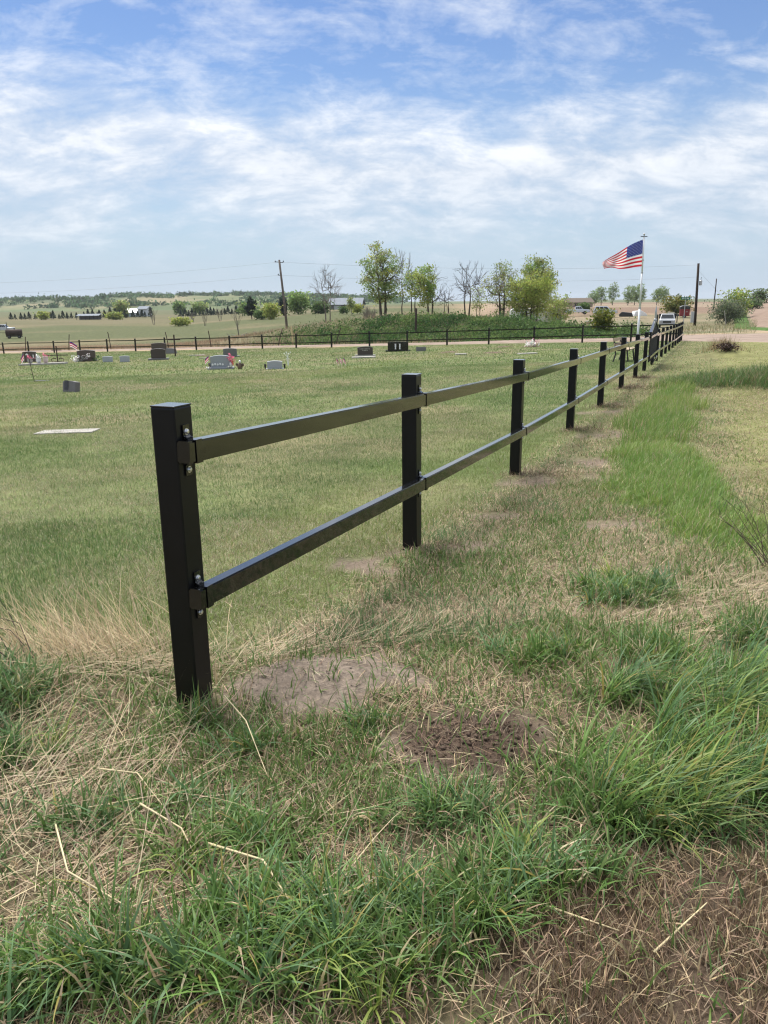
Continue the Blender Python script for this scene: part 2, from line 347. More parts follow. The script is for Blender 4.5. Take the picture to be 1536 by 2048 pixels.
# grey mown weeds at mid distance behind the bank
bank = ss(7, 10, v_) * (1 - ss(20, 30, v_)) * ss(0, 6, u_) * (1 - ss(40, 56, u_)); col = lerp(col, [.095, .105, .05], bank * .85)
col = lerp(col, [.17, .155, .10], ss(20, 30, v_) * (1 - ss(150, 175, Y)) * ss(-.18, -.05, b_) * .7)
lf = ss(235, 260, Y) * ss(-.05, -.12, b_); col = lerp(col, [.135, .122, .07], lf * .7)
lf2 = ss(430, 480, Y) * ss(-.05, -.12, b_); col = lerp(col, [.105, .115, .06], lf2 * .8)
gi = np.arange(X.size).reshape(X.shape)
quads = np.stack([gi[:-1, :-1], gi[:-1, 1:], gi[1:, 1:], gi[1:, :-1]], -1).reshape(-1, 4)
def groundmat():
    m = newmat('ground'); t = m.node_tree; nn = t.nodes.new; L = t.links.new
    o = nn('ShaderNodeOutputMaterial'); p = nn('ShaderNodeBsdfPrincipled'); L(p.outputs[0], o.inputs[0]); p.inputs['Roughness'].default_value = .95; p.inputs['Specular IOR Level'].default_value = .1
    a = nn('ShaderNodeAttribute'); a.attribute_name = 'Col'; tc = nn('ShaderNodeTexCoord')
    def nz(sc, d, r=.65):
        n = nn('ShaderNodeTexNoise'); n.inputs['Scale'].default_value = sc; n.inputs['Detail'].default_value = d; n.inputs['Roughness'].default_value = r; L(tc.outputs['Object'], n.inputs['Vector']); return n.outputs['Fac']
    n1 = nz(1.1, 10, .72); n2 = nz(38, 5)
    r1 = nn('ShaderNodeMapRange'); r1.inputs[1].default_value = .3; r1.inputs[2].default_value = .7; r1.inputs[3].default_value = .62; r1.inputs[4].default_value = 1.38; L(n1, r1.inputs[0])
    r2 = nn('ShaderNodeMapRange'); r2.inputs[1].default_value = .3; r2.inputs[2].default_value = .7; r2.inputs[3].default_value = .7; r2.inputs[4].default_value = 1.3; L(n2, r2.inputs[0])
    mm = nn('ShaderNodeMath'); mm.operation = 'MULTIPLY'; L(r1.outputs[0], mm.inputs[0]); L(r2.outputs[0], mm.inputs[1])
    vm = nn('ShaderNodeVectorMath'); vm.operation = 'SCALE'; L(a.outputs['Color'], vm.inputs[0]); L(mm.outputs[0], vm.inputs['Scale']); L(vm.outputs[0], p.inputs['Base Color'])
    ad = nn('ShaderNodeMath'); ad.operation = 'ADD'; L(n1, ad.inputs[0]); L(n2, ad.inputs[1])
    bp = nn('ShaderNodeBump'); bp.inputs['Strength'].default_value = .7; bp.inputs['Distance'].default_value = .03; L(ad.outputs[0], bp.inputs['Height']); L(bp.outputs[0], p.inputs['Normal'])
    return m
ground = link('ground', npmesh('ground', np.stack([X, Y, Z], -1).reshape(-1, 3), quads, groundmat(), col.reshape(-1, 3), True)); tag(ground, kind='structure')

# ---- dirt road and the lane climbing to the right
def strip_mesh(name, A, B, mat, lift, nseg=8, na=10):
    A = np.array(A, float); B = np.array(B, float); V = []; t = np.linspace(0, len(A) - 1, (len(A) - 1) * na + 1)
    a = np.stack([np.interp(t, range(len(A)), A[:, k]) for k in (0, 1)], 1); b = np.stack([np.interp(t, range(len(B)), B[:, k]) for k in (0, 1)], 1)
    w = np.linspace(0, 1, nseg + 1); P = a[:, None] * (1 - w[None, :, None]) + b[:, None] * w[None, :, None]
    e = (fbm(P[..., 0], P[..., 1], .9, 40) - .5) * 0.9; P[:, 0] += (b - a) * 0.06 * e[:, 0:1]; P[:, -1] += (b - a) * 0.08 * e[:, -1:]
    z = H0(P[..., 0], P[..., 1]) + lift
    z[:, 0] -= lift + .05; z[:, -1] -= lift + .05
    g = np.arange(z.size).reshape(z.shape); q = np.stack([g[:-1, :-1], g[:-1, 1:], g[1:, 1:], g[1:, :-1]], -1).reshape(-1, 4)
    return link(name, npmesh(name, np.concatenate([P, z[..., None]], -1).reshape(-1, 3), q, mat, None, True))
M_road = pmat('dirt_road', (0.25, 0.19, 0.155), .95, .1, .2, .8, .25, var2=(0.32, 0.255, 0.21))
tag(strip_mesh('dirt_road', ROAD_N, ROAD_F, M_road, .07), kind='structure')
M_lane = pmat('red_lane', (0.22, 0.155, 0.12), .95, .1, .2, .6, .25, var2=(0.29, 0.22, 0.17))
tag(strip_mesh('dirt_lane', [(36.5, 62), (39.8, 84.6), (59.5, 128), (71.5, 155.5), (88.6, 195), (135, 297)], [(46, 58), (52, 90), (68, 130), (80, 157), (98, 197), (146, 299)], M_lane, .12), kind='structure')
M_vg = pmat('green_verge', (0.06, 0.125, 0.03), .95, .1, .25, 1.5, .4, var2=(0.09, 0.16, 0.04))
tag(strip_mesh('grass_verge', [(33.2, 68), (37.4, 84), (56.0, 126), (68.5, 154), (85, 192)], [(36.2, 66), (39.6, 84.4), (59.2, 127.6), (71.2, 155.2), (88.2, 194.8)], M_vg, .10), kind='structure')

# ------------------------------------------------------------------ hills on the skyline
def hills():
    bb = np.linspace(-.80, .02, 170); dd = np.linspace(620, 1900, 46); B, D = np.meshgrid(bb, dd)
    top = np.interp(B, [-.8, -.52, -.49, -.44, -.40, -.36, -.33, -.28, -.24, -.19, -.14, -.08, -.03, .02], [10, 6, 10, 13.5, 14.5, 12, 15.5, 16, 15.5, 17.5, 16, 13, 10, 6])
    f = ss(640, 1250, D + 260 * (fbm(B * 1000, D, .006, 2) - .5))
    Z = -7 + (top + 4.5) * f + 3.2 * (fbm(B * 1200, D * .8, .012, 5, 4) - .5) * f * 2
    X_ = B * D; g = np.arange(B.size).reshape(B.shape); q = np.stack([g[:-1, :-1], g[:-1, 1:], g[1:, 1:], g[1:, :-1]], -1).reshape(-1, 4)
    pn = fbm(X_, D, .013, 11); c = lerp(np.zeros(B.shape + (3,)) + [.13, .15, .075], [.23, .20, .125], ss(.46, .66, pn)); c = lerp(c, [.075, .10, .055], ss(.5, .62, fbm(X_, D, .011, 15)) * .8)
    c = lerp(c, [.12, .16, .075], (1 - ss(.05, .4, f)) * .7)
    tag(link('hills', npmesh('hills', np.stack([X_, D, Z], -1).reshape(-1, 3), q, ground.data.materials[0], c.reshape(-1, 3), True)), kind='structure')
    return X_, D, Z, f, B
HX, HD, HZ, HF, HB = hills()
def leafcloud(P, size, colr, jit=.25, flat=0.0, seed=0):
    """one randomly turned leaf quad for each point"""
    r = np.random.default_rng(seed); n = len(P)
    a = r.normal(size=(n, 3)); a /= np.linalg.norm(a, axis=1, keepdims=True); b = np.cross(a, r.normal(size=(n, 3))); b /= np.linalg.norm(b, axis=1, keepdims=True)
    sz = (np.asarray(size) * (.6 + .8 * r.random(n)))[:, None]
    V = np.stack([P - a * sz, P + b * sz * .55, P + a * sz, P - b * sz * .55], 1).reshape(-1, 3)
    c = np.asarray(colr) * np.ones((n, 3)); c = c * (1 + jit * (r.random((n, 1)) * 2 - 1)); c *= 1 + .12 * (r.random((n, 3)) * 2 - 1)
    return V, np.arange(n * 4).reshape(-1, 4), np.repeat(np.clip(c, .005, 1), 4, 0)
def woods():
    r = np.random.default_rng(5); V = []; Cc = []
    pts = []
    dens = (fbm(HX, HD, .011, 15) > .50) & (HF > .25) & (HB > -.6)
    idx = np.argwhere(dens)
    for k in r.choice(len(idx), 1700): 
        i, j = idx[k]; pts.append((HX[i, j] + r.normal() * 9, HD[i, j] + r.normal() * 12, HZ[i, j]))
    edge = np.argwhere((HF > .93) & (HB > -.36) & (HD < 1450))
    for k in r.choice(len(edge), 260): i, j = edge[k]; pts.append((HX[i, j] + r.normal() * 6, HD[i, j], HZ[i, j]))
    allP = []; allC = []
    for (x, y, z) in pts:
        n = 26; h = r.uniform(3.0, 6.0); q = r.normal(size=(n, 3)) * [2.2, 2.2, h * .28] + [x, y, z + h * .5]
        allP.append(q); allC.append(np.tile(np.array([.055, .095, .05]) * r.uniform(.7, 1.7) + np.array([.02, .02, 0]) * r.random(), (n, 1)))
    V, q, c = leafcloud(np.concatenate(allP), 1.5, np.concatenate(allC), .2, seed=2)
    tag(link('far_woods', npmesh('far_woods', V, q, M_leaf, c)), 'green woods spread over the hills on the left skyline', 'woods', kind='stuff')
woods()

# ------------------------------------------------------------------ post and rail fences
PW = 0.104; RH, RT = 0.079, 0.054
post_me = MB().box((0, 0, 0), (PW, PW, 1.0)).mesh('post', M_black, .006)
cap_me = MB().box((0, 0, 0), (PW + .001, PW + .001, .006)).mesh('cap', M_rail, .0022)
def post_at(parent, x, y, top, ang, foot=None, h=None, tilt=(0, 0)):
    z0 = hz(x, y) - .12
    me = post_me.copy() if False else post_me
    o = link('post', me, parent, (x - parent.location.x, y - parent.location.y, (z0 + top) / 2 - parent.location.z), (tilt[0], tilt[1], ang)); o.scale = (1, 1, top - z0)
    link('cap', cap_me, parent, (x - parent.location.x, y - parent.location.y, top + .0015 - parent.location.z), (tilt[0], tilt[1], ang)); return o
def rail_between(parent, a, b, me, name='rail'):
    a = Vector(a); b = Vector(b); d = b - a; L = d.length
    q = d.to_track_quat('X', 'Z'); o = link(name, me, parent, (a + b) / 2 - parent.location); o.rotation_euler = q.to_euler(); o.scale = (L, 1, 1); return o
rail_me = MB().box((0, 0, 0), (1, RT, RH)).mesh('rail', M_rail)
def bev_rail():
    bm = bmesh.new(); me = MB().box((0, 0, 0), (1, RT, RH)).mesh('rail', M_rail); bm.from_mesh(me)
    es = [e for e in bm.edges if abs((e.verts[0].co - e.verts[1].co).normalized().x) > .9]
    bmesh.ops.bevel(bm, geom=es, offset=.005, segments=2, affect='EDGES'); bm.to_mesh(me); bm.free(); return me
rail_me = bev_rail()
ANG = math.atan2(FD[1], FD[0])
# bracket in local frame: x along fence, y towards the post (post face at y=0, rail at negative y)
def bracket_mesh():
    m = MB(); w = .036; t = .0032
    yc = -RT / 2; hh = RH / 2
    m.box((0, yc, hh + t / 2 + .0006), (w, RT + 2 * t, t)); m.box((0, yc, -hh - t / 2 - .0006), (w, RT + 2 * t, t)); m.box((0, -RT - t / 2 - .0006, 0), (w, t, RH + .001))
    for s in (1, -1):
        m.box((0, -.0025, s * (hh + .033)), (w, .005, .042))
        prev = None
        for k in range(5):                      # the bent tab running from the plate down on to the rail
            a = k / 4 * math.pi / 2; p = (-.018 + .016 * math.cos(a) , hh + .0045 + .018 - .0165 * math.sin(a))
            if prev:
                c = ((p[0] + prev[0]) / 2, (p[1] + prev[1]) / 2); dl = math.hypot(p[0] - prev[0], p[1] - prev[1]) + .002; an = math.atan2(p[1] - prev[1], p[0] - prev[0])
                m.box((0, c[0], s * c[1]), (w, dl, .004), rx=s * an)
            prev = p
    return m.mesh('bracket', M_rail)
bracket_me = bracket_mesh()
bolt_me = MB().lathe([(.0125, 0), (.0125, .002), (.0088, .0022), (.0088, .007), (.006, .009), (.001, .0095)], 10).mesh('bolt', M_bolt)
longf = empty('post_and_rail_fence', (FA[0], FA[1], hz(*FA)), 0, 'long black two rail fence running from the near left post away to the corner', 'fence')
def fpos(s, n, z): p = FA + FD * s + FN * n; return (p[0], p[1], z)
GATE = (22.22, 25.46)
for k, (s, t) in enumerate(zip(POST_S, POST_T)):
    p = FA + FD * s - FN * PW / 2
    tl = (random.uniform(-.006, .006), random.uniform(-.006, .006)) if k else (0, 0)
    post_at(longf, p[0], p[1], t, ANG, tilt=tl)
    zt = {0: t - .160, 1: t - .722}
    for r_, zc in zt.items():
        br = link('bracket', bracket_me, longf, Vector(fpos(s + .002, 0.001, zc)) - longf.location, (0, 0, ANG))
        if k < 9:
            for dzb in (.068, -.072):
                b = link('bolt', bolt_me, br, (0, -.005, dzb), (R(90), 0, 0))
for k in range(len(POST_S) - 1):
    if k == 7: continue
    s0, s1 = POST_S[k], POST_S[k + 1]
    for off in (.160, .722):
        a = s0 - .052 if k in (0,) else s0 - .016
        if k == 8: a = s0 - .03
        b = s1 - .021
        if k == 6: b = s1 + .03
        sl0 = (POST_T[k + 1] - POST_T[k]) / (s1 - s0)
        zz = lambda s_: POST_T[k] - off + sl0 * (s_ - s0)
        if k == 0:      # short capped stub in front of the first bracket, then the rail behind its dark joint
            rail_between(longf, fpos(a, RT / 2 + .001, zz(a)), fpos(s0 - .0195, RT / 2 + .001, zz(s0)), rail_me, 'rail_end')
            a = s0 - .0155
        rail_between(longf, fpos(a, RT / 2 + .001, zz(a)), fpos(b, RT / 2 + .001, zz(b)), rail_me)

farf = empty('post_and_rail_fence', (FB[0], FB[1], hz(*FB)), 0, 'black two rail fence along the dirt road behind the graves', 'fence')
ANG2 = math.atan2(FE[1], FE[0]); prevp = (fpos(50.9, -.05, POST_T[-1])[0], fpos(50.9, -.05, 0)[1], POST_T[-1])
for k, s in enumerate(FAR_S):
    p = FB + FE * s; top = hz(*p) + 1.16 + .02 * math.sin(k * 2.3) - .02 + (.03 if s < 12 else 0)
    post_at(farf, p[0], p[1], top, ANG2, tilt=(random.uniform(-.02, .02), random.uniform(-.015, .015)))
    for off in (.16, .72):
        a = (prevp[0] - FV[0] * .08, prevp[1] - FV[1] * .08, prevp[2] - off); b = (p[0] - FV[0] * .08, p[1] - FV[1] * .08, top - off)
        rail_between(farf, a, b, rail_me)
    prevp = (p[0], p[1], top)

# ---- peaked board gate set in the long fence
gs0, gs1 = GATE; gl = gs1 - gs0 - PW
gp = FA + FD * (gs0 + PW / 2)
gate = empty('gate', (gp[0], gp[1], hz(*gp)), ANG, 'black peaked gate of upright boards set in the long fence', 'gate')
nb = 22; bw = gl / nb
M_gate = pmat('gate_paint', (.008, .009, .012), .7, .15, .3, 10, .05)
for i in range(nb):
    x0 = .02 + i * bw; x1 = x0 + bw - .008; pk = lambda x: 1.07 + .30 * (1 - abs(x / gl - .5) * 2)
    m = MB().prism([(x0, .22), (x1, .22), (x1, pk(x1)), (x0, pk(x0))], -.058, -.036); m.build('board', M_gate, gate)
for z in (.36, .95): MB().box((gl / 2, -.075, z), (gl - .04, .03, .07)).build('gate_rail', M_rail, gate)
MB().box((gl / 4, -.05, 1.235), (gl / 2 + .02, .09, .03), ry=-math.atan2(.30, gl / 2)).build('gable_trim', M_rail, gate)
MB().box((gl * .75, -.05, 1.235), (gl / 2 + .02, .09, .03), ry=math.atan2(.30, gl / 2)).build('gable_trim', M_rail, gate)
MB().box((gl * .62, -.10, .15), (gl * .7, .035, .045), ry=-.05).build('bottom_rail', M_rail, gate)
MB().lathe([(.05, 0), (.05, .05), (.028, .08), (.034, .28), (.012, .42), (.003, .46)], 8, (gl / 2, -.05, 1.38)).build('finial', M_galv, gate)
MB().lathe([(.05, 0), (.03, .10), (.035, .22), (.004, .30)], 8, (gl / 2 + .34, -.05, 1.33)).build('finial', M_dark, gate)
MB().box((gl * .55, -.10, .98), (.16, .02, .03)).build('latch', M_galv, gate)

# ------------------------------------------------------------------ flagpole and flag
fx, fy = 12.33, 38.0; fz = hz(fx, fy)
fpole = empty('flagpole', (fx, fy, fz), 0, 'white telescoping flagpole standing behind the fence by the gate', 'flagpole')
HP = 4.40 - fz
MB().tube([(0, 0, -.3), (0, 0, HP * .38)], .052, 12).build('pole_section', M_alu, fpole, smooth=True)
MB().tube([(0, 0, HP * .38), (-.02, 0, HP * .69)], .044, 12).build('pole_section', M_alu, fpole, smooth=True)
MB().tube([(-.02, 0, HP * .69), (-.05, 0, HP)], .036, 12).build('pole_section', M_alu, fpole, smooth=True)
for h_, r_ in ((.38, .06), (.69, .052), (.80, .05)): MB().tube([(-.02 * (h_ > .5), 0, HP * h_ - .03), (-.02 * (h_ > .5), 0, HP * h_ + .03)], r_, 10).build('collar', M_galv, fpole)
MB().box((-.05, 0, HP + .01), (.30, .05, .03)).tube([(-.05, 0, HP), (-.05, 0, HP + .07)], .02, 8).build('truck', M_dark, fpole)
MB().lathe([(.004, -.05), (.03, -.04), (.05, 0), (.03, .04), (.004, .05)], 10, (-.05, 0, HP + .11)).build('ball', M_galv, fpole, smooth=True)
M_fr = pmat('flag_red', (.55, .03, .05), .75, .2); M_fw = pmat('flag_white', (.80, .79, .80), .75, .2); M_fb = pmat('flag_blue', (.028, .045, .24), .75, .2)
for m_ in (M_fr, M_fw, M_fb):
    t_ = m_.node_tree; pb = next(n for n in t_.nodes if n.type == 'BSDF_PRINCIPLED'); o_ = next(n for n in t_.nodes if n.type == 'OUTPUT_MATERIAL')
    tr = t_.nodes.new('ShaderNodeBsdfTranslucent'); tr.inputs[0].default_value = pb.inputs['Base Color'].default_value; mx = t_.nodes.new('ShaderNodeMixShader'); mx.inputs[0].default_value = .45
    t_.links.new(pb.outputs[0], mx.inputs[1]); t_.links.new(tr.outputs[0], mx.inputs[2]); t_.links.new(mx.outputs[0], o_.inputs[0])
flag = empty('flag', (fx - .06, fy, fz + HP - .12), 0, 'red white and blue stars and stripes flag flying left from the flagpole', 'flag')
def flagpt(u, v):
    """u 0..1 along the fly, v 0..1 down the hoist"""
    hoist = 1.20; x = -1.78 * u * (1 - .05 * v)
    drop = 1.00 * u ** 1.25
    zz = -hoist * v * (1 - .60 * u ** 1.4) - drop * (1 - .18 * v) + .055 * math.sin(7.5 * u + 2.2 * v - .6) * u * (.3 + v)
    yy = .16 * math.sin(9 * u - 3.0 * v) * u ** .8 + .05 * math.sin(17 * u + 4 * v) * u
    return Vector((x, yy + .25 * u, zz))
def cloth(name, u0, u1, v0, v1, mat, nu, nv, off=0.0):
    vs = [flagpt(u0 + (u1 - u0) * i / nu, v0 + (v1 - v0) * j / nv) + Vector((0, off, 0)) for j in range(nv + 1) for i in range(nu + 1)]
    fs = [(j * (nu + 1) + i, j * (nu + 1) + i + 1, (j + 1) * (nu + 1) + i + 1, (j + 1) * (nu + 1) + i) for j in range(nv) for i in range(nu)]
    me = bpy.data.meshes.new(name); me.from_pydata(vs, [], fs); me.materials.append(mat)
    for p in me.polygons: p.use_smooth = True
    return link(name, me, flag)
for i in range(13): cloth('stripe', .4 if i < 7 else 0, 1, i / 13, (i + 1) / 13, M_fr if i % 2 == 0 else M_fw, 30 if i < 7 else 44, 2)
canton = cloth('canton', 0, .4, 0, 7 / 13, M_fb, 18, 14)
sv, sf = [], []
for row in range(9):
    for c_ in range(6 if row % 2 == 0 else 5):
        uu = .4 * ((c_ + (.5 if row % 2 == 0 else 1)) / 6.0); vv = 7 / 13 * (row + .6) / 9.2; c0 = flagpt(uu, vv)
        du = (flagpt(uu + .01, vv) - c0).normalized(); dv = (flagpt(uu, vv + .01) - c0).normalized()
        for sd in (-1, 1):
            b0 = len(sv); nrm = du.cross(dv).normalized() * .004 * sd
            for q in range(10):
                a = math.pi * q / 5; rr = .034 if q % 2 == 0 else .016; sv.append(c0 + nrm + du * math.sin(a) * rr - dv * math.cos(a) * rr)
            sf.append(tuple(range(b0, b0 + 10)))
me = bpy.data.meshes.new('stars'); me.from_pydata(sv, [], sf); me.materials.append(M_fw); link('stars', me, canton)

# ------------------------------------------------------------------ bench inside the gate
bx, by = 8.95, 28.9
bench = empty('bench', (bx, by, hz(bx, by)), R(62), 'wooden slat bench with black metal legs beside the fence posts', 'bench')
M_slat = pmat('bench_slat', (.42, .34, .24), .7, .3, .25, 12, .1)
for i in range(4): MB().box((0, -.20 + i * .125, .45), (1.3, .105, .035)).build('seat_slat', M_slat, bench, .004)
for i in range(2): MB().box((0, .27 + .03 * i, .62 + .17 * i), (1.3, .03, .11), rx=-.15).build('back_slat', M_slat, bench, .004)
for sx in (-.55, .55):
    MB().tube([(sx, -.24, -.02), (sx, -.20, .30), (sx, -.18, .43)], .026, 6).build('leg', M_dark, bench)
    MB().tube([(sx, .30, -.02), (sx, .22, .30), (sx, .26, .55), (sx, .33, .86)], .026, 6).build('leg', M_dark, bench)
    MB().tube([(sx, -.22, .42), (sx, .24, .42)], .022, 6).build('seat_bearer', M_dark, bench)
    MB().tube([(sx, -.26, .425), (sx, -.26, .62), (sx, .27, .66)], .018, 6).build('armrest', M_dark, bench)

# ------------------------------------------------------------------ graves
def granite(name, col, rough=.35): return pmat(name, col, rough, .5, .25, 60, .02)
G_brown = granite('brown_granite', (.085, .062, .055)); G_dkbrown = granite('dark_brown_granite', (.055, .042, .038)); G_black = granite('black_granite', (.012, .012, .015), .15)
G_blue = granite('blue_grey_granite', (.30, .325, .36), .5); G_grey = granite('grey_granite', (.15, .15, .15), .5); G_light = granite('light_grey_granite', (.36, .385, .42), .55)
G_slate = granite('slate_stone', (.15, .142, .145), .6)
def serp(w, h, rise, n=10):
    pts = [(-w / 2, 0), (w / 2, 0), (w / 2, h - rise)]
    for i in range(n + 1):
        x = w / 2 - w * i / n; pts.append((x * .995, h - rise + rise * math.cos((i / n - .5) * math.pi) ** .9))
    pts.append((-w / 2, h - rise)); out = []
    for p in pts:
        if not out or math.hypot(p[0] - out[-1][0], p[1] - out[-1][1]) > 1e-4: out.append(p)
    return out
def headstone(x, y, w, h, th, mat, label, rise=.06, base=None, rz=0.0, lean=0.0, bmat=None, group=None, zoff=0):
    g = empty('headstone', (x, y, hz(x, y) + zoff), rz, label, 'headstone', group)
    z0 = -.05
    if base:
        MB().box((0, 0, base[1] / 2 - .03), (base[0], base[2], base[1] + .06)).build('base', bmat or mat, g, .012); z0 = base[1]
    o = MB().prism(serp(w, h, rise), -th / 2, th / 2).build('tablet', mat, g, .008); o.location.z = z0; o.rotation_euler.x = lean
    return g, o
def flowers(parent, spots, cols, h=.2, name='flowers'):
    for (x, y, z, r_, c) in spots:
        P = np.random.default_rng(int(abs(x * 1000)) + 3).normal(size=(34, 3)) * r_ * .55 + [x, y, z]
        V, q, cc = leafcloud(P, r_ * .38, cols[c], .25, seed=int(abs(x * 997)) + 1); link(name, npmesh(name, V, q, M_leaf, cc), parent)
PINK, WHITE, RED, GREEN, YEL = (.72, .20, .30), (.75, .74, .72), (.55, .06, .08), (.07, .13, .05), (.7, .55, .12)
# leaning dark slab near the left edge
g, o = headstone(-9.06, 22.5, .52, .37, .17, G_slate, 'small dark slanted headstone alone in the lawn near the left edge', .03, rz=R(-28), lean=R(-10))
o2 = MB().box((-.10, -.088, .19), (.15, .008, .27)).build('plaque', G_black, g); o2.rotation_euler.x = R(-10)
# large flat concrete slab
def flat(x, y, w, d, label, mat=M_conc, rz=0.0, h=.045, name='flat_marker', cat='grave marker'):
    o = MB().box((0, 0, h / 2 - .05), (w, d, h + .10)).build(name, mat, None, .01, loc=(x, y, hz(x, y)), rot=(R(-1.6), R(-1.3), rz)); tag(o, label, cat); return o
flat(-5.38, 13.02, .98, .46, 'pale concrete slab lying flush in the lawn left of the near post', rz=R(0), h=.022)
# cluster at far left
g, o = headstone(-22.9, 50.9, .82, .58, .2, G_brown, 'brown headstone with a white emblem behind the pots at far left', .04, (1.0, .10, .34), rz=R(12))
MB().prism([(-.22, .44), (-.06, .44), (-.05, .50), (-.14, .56), (-.23, .50)], -.115, -.102).build('emblem', M_white, g)
MB().box((.24, -.12, .36), (.06, .03, .22)).build('vase', M_white, g)
sl = tag(MB().box((0, 0, .02), (2.5, .85, .16)).build('grave_slab', M_conc, None, .02, loc=(-19.6, 45.2, hz(-19.6, 45.2)), rot=(R(-1.6), R(-1.3), R(6))), 'long white grave slab with small pots at the far left', 'grave slab')
for i, (px_, h_, m_, lb) in enumerate(((-20.35, .26, M_conc, 'grey pot at the left end of the long grave slab'), (-19.85, .30, M_white, 'white urn in the middle of the long grave slab'), (-19.45, .36, pmat('pink_pot', (.62, .5, .48), .6), 'pale pink tall pot on the long grave slab'))):
    e = empty('pot', (px_, 45.2, hz(px_, 45.2) + .10), 0, lb, 'pot')
    MB().lathe([(.09, 0), (.16, h_ * .6), (.13, h_ * .85), (.17, h_)], 10).build('vessel', m_, e, smooth=True); flowers(e, [(0, 0, h_ + .06, .14, 0 if i == 1 else 1)], (WHITE, PINK))
def cross(x, y, h, arm, label, th=.05, scroll=False, mat=M_rust):
    e = empty('grave_cross', (x, y, hz(x, y)), R(8), label, 'cross')
    MB().box((0, 0, h / 2 - .1), (th, th, h + .2)).build('upright', mat, e); MB().box((0, -.002, h * .78), (arm, th * .9, th)).build('arm', mat, e)
    if scroll:
        for s in (-1, 1):
            MB().tube([(s * .05, 0, .12), (s * .3, 0, .10), (s * .36, 0, .26), (s * .2, 0, .34), (s * .08, 0, .30)], .03, 5).build('scroll', mat, e)
        MB().box((0, 0, .5), (1.2, .04, .05)).build('arm', mat, e)
    return e
cross(-19.0, 44.6 + 1.2, 1.02, .55, 'dark iron cross with scrolls rising behind the long grave slab', .055, True)
cross(-13.81, 52.3, 1.42, .78, 'tall plain dark wooden cross left of the blue grey headstone', .085)
e = empty('shepherd_hook', (-12.76, 28.5, hz(-12.76, 28.5)), 0, 'thin leaning metal garden stake with a small flag on the left lawn', 'garden stake')
MB().tube([(0, 0, -.1), (-.06, 0, .45), (-.10, 0, .82)], .012, 5).build('stake', M_rust, e)
MB().box((.25, .05, .01), (.5, .25, .03)).build('foot_plate', M_dark, e)
def smallflag(x, y, z, sc, label, tilt=.3, cnt=1, group=None):
    e = empty('small_flag', (x, y, hz(x, y) + z), 0, label, 'small flag', group)
    for k in range(cnt):
        a = (k - (cnt - 1) / 2) * .35; m = MB().tube([(a * .1, 0, -z - .05), (a * .4, 0, .45 * sc)], .008, 5); m.build('stick', M_slat, e)
        for i in range(5):
            w = .34 * sc; h_ = .042 * sc; f = MB(); n = 6
            vs = [(a * .4 + tilt * w * t / n, .03 * math.sin(4 * t / n + i * .2), .45 * sc - (i + q) * h_ - .5 * w * (t / n) ** 1.3) for q in (0, 1) for t in range(n + 1)]
            f.add(vs, [(t, t + 1, n + 2 + t, n + 1 + t) for t in range(n)]); f.build('stripe', M_fb if i == 0 and k % 2 == 0 else (M_fr if i % 2 else M_fw), e)
    return e
smallflag(-19.9, 44.4 - .9, 0, 1.6, 'small flag drooping at the left end of the long grave slab', -.3)
smallflag(-25.5, 64.2, .25, 1.9, 'small pale flag standing near the far fence at left', .9)
g, o = headstone(-18.2, 48.2, 1.05, .62, .22, G_brown, 'wide brown headstone crowded with flowers and ornaments', .05, (1.3, .08, .36), rz=R(10))
flowers(g, [(-.62, -.25, .16, .20, 1), (.5, -.3, .12, .16, 3), (-.15, -.25, .2, .15, 2), (.72, -.1, .25, .14, 3), (-.4, -.3, .08, .13, 2), (.15, -.28, .34, .12, 1)], (PINK, WHITE, (.35, .36, .34), GREEN))
headstone(-16.18, 46.1, .56, .38, .14, G_light, 'small pale grey headstone, left one of a low pair', .02, rz=R(8))
headstone(-14.88, 45.2, .54, .40, .14, G_light, 'small pale grey headstone, right one of a low pair', .02, rz=R(12))
headstone(-17.61, 62.0, 1.15, .70, .22, G_brown, 'brown headstone near the far fence behind another brown one', .05, (1.35, .1, .4), rz=R(10))
o = MB().prism([(-.42, 0), (.42, 0), (.32, .40), (-.36, .44)], -.2, .2).build('slant_marker', G_grey, None, .02, loc=(-15.9, 59.2, hz(-15.9, 59.2) - .03), rot=(R(-12), 0, R(10))); tag(o, 'grey slant grave marker beside the brown headstone near the far fence', 'headstone')
headstone(-13.31, 46.6, .84, .56, .2, G_dkbrown, 'dark brown headstone on a grey base left of the tall cross', .05, (1.18, .11, .4), rz=R(10), bmat=G_grey)
flat(-12.5, 52.8, 1.0, .4, 'pale flat marker at the foot of the tall dark cross', rz=R(8))
flat(-10.65, 46.6, .5, .22, 'tiny white flat marker behind the blue grey headstone', rz=R(8))
g, o = headstone(-6.85, 33.1, .84, .50, .2, G_blue, 'blue grey headstone with white flower carving, flags and pink flowers', .06, (1.1, .08, .4), rz=R(6))
for i in range(5): MB().lathe([(.03, 0), (.045, .006), (.03, .012)], 8).build('carved_flower', M_white, g, loc=(-.33 + i * .105, -.105, .20 + .02 * (i % 2)), rot=(R(90), 0, 0))
MB().lathe([(.05, 0), (.07, .12), (.06, .2)], 8, (.44, -.14, .08)).build('vase', M_white, g, smooth=True); MB().lathe([(.05, 0), (.06, .18)], 8, (-.46, -.05, .08)).build('vase', G_black, g, smooth=True)
flowers(g, [(.44, -.14, .42, .13, 0), (.42, -.14, .55, .10, 0), (.50, -.2, .3, .09, 2), (-.50, -.2, .05, .10, 1), (.36, -.22, .10, .10, 1)], (PINK, WHITE, RED))
smallflag(-7.28, 32.8, .15, .95, 'small flag tilted at the left side of the blue grey headstone', -.5)
headstone(-9.2, 47.4, .8, .45, .2, G_grey, 'grey headstone half hidden behind the blue grey one', .03, (1.1, .08, .4), rz=R(6))
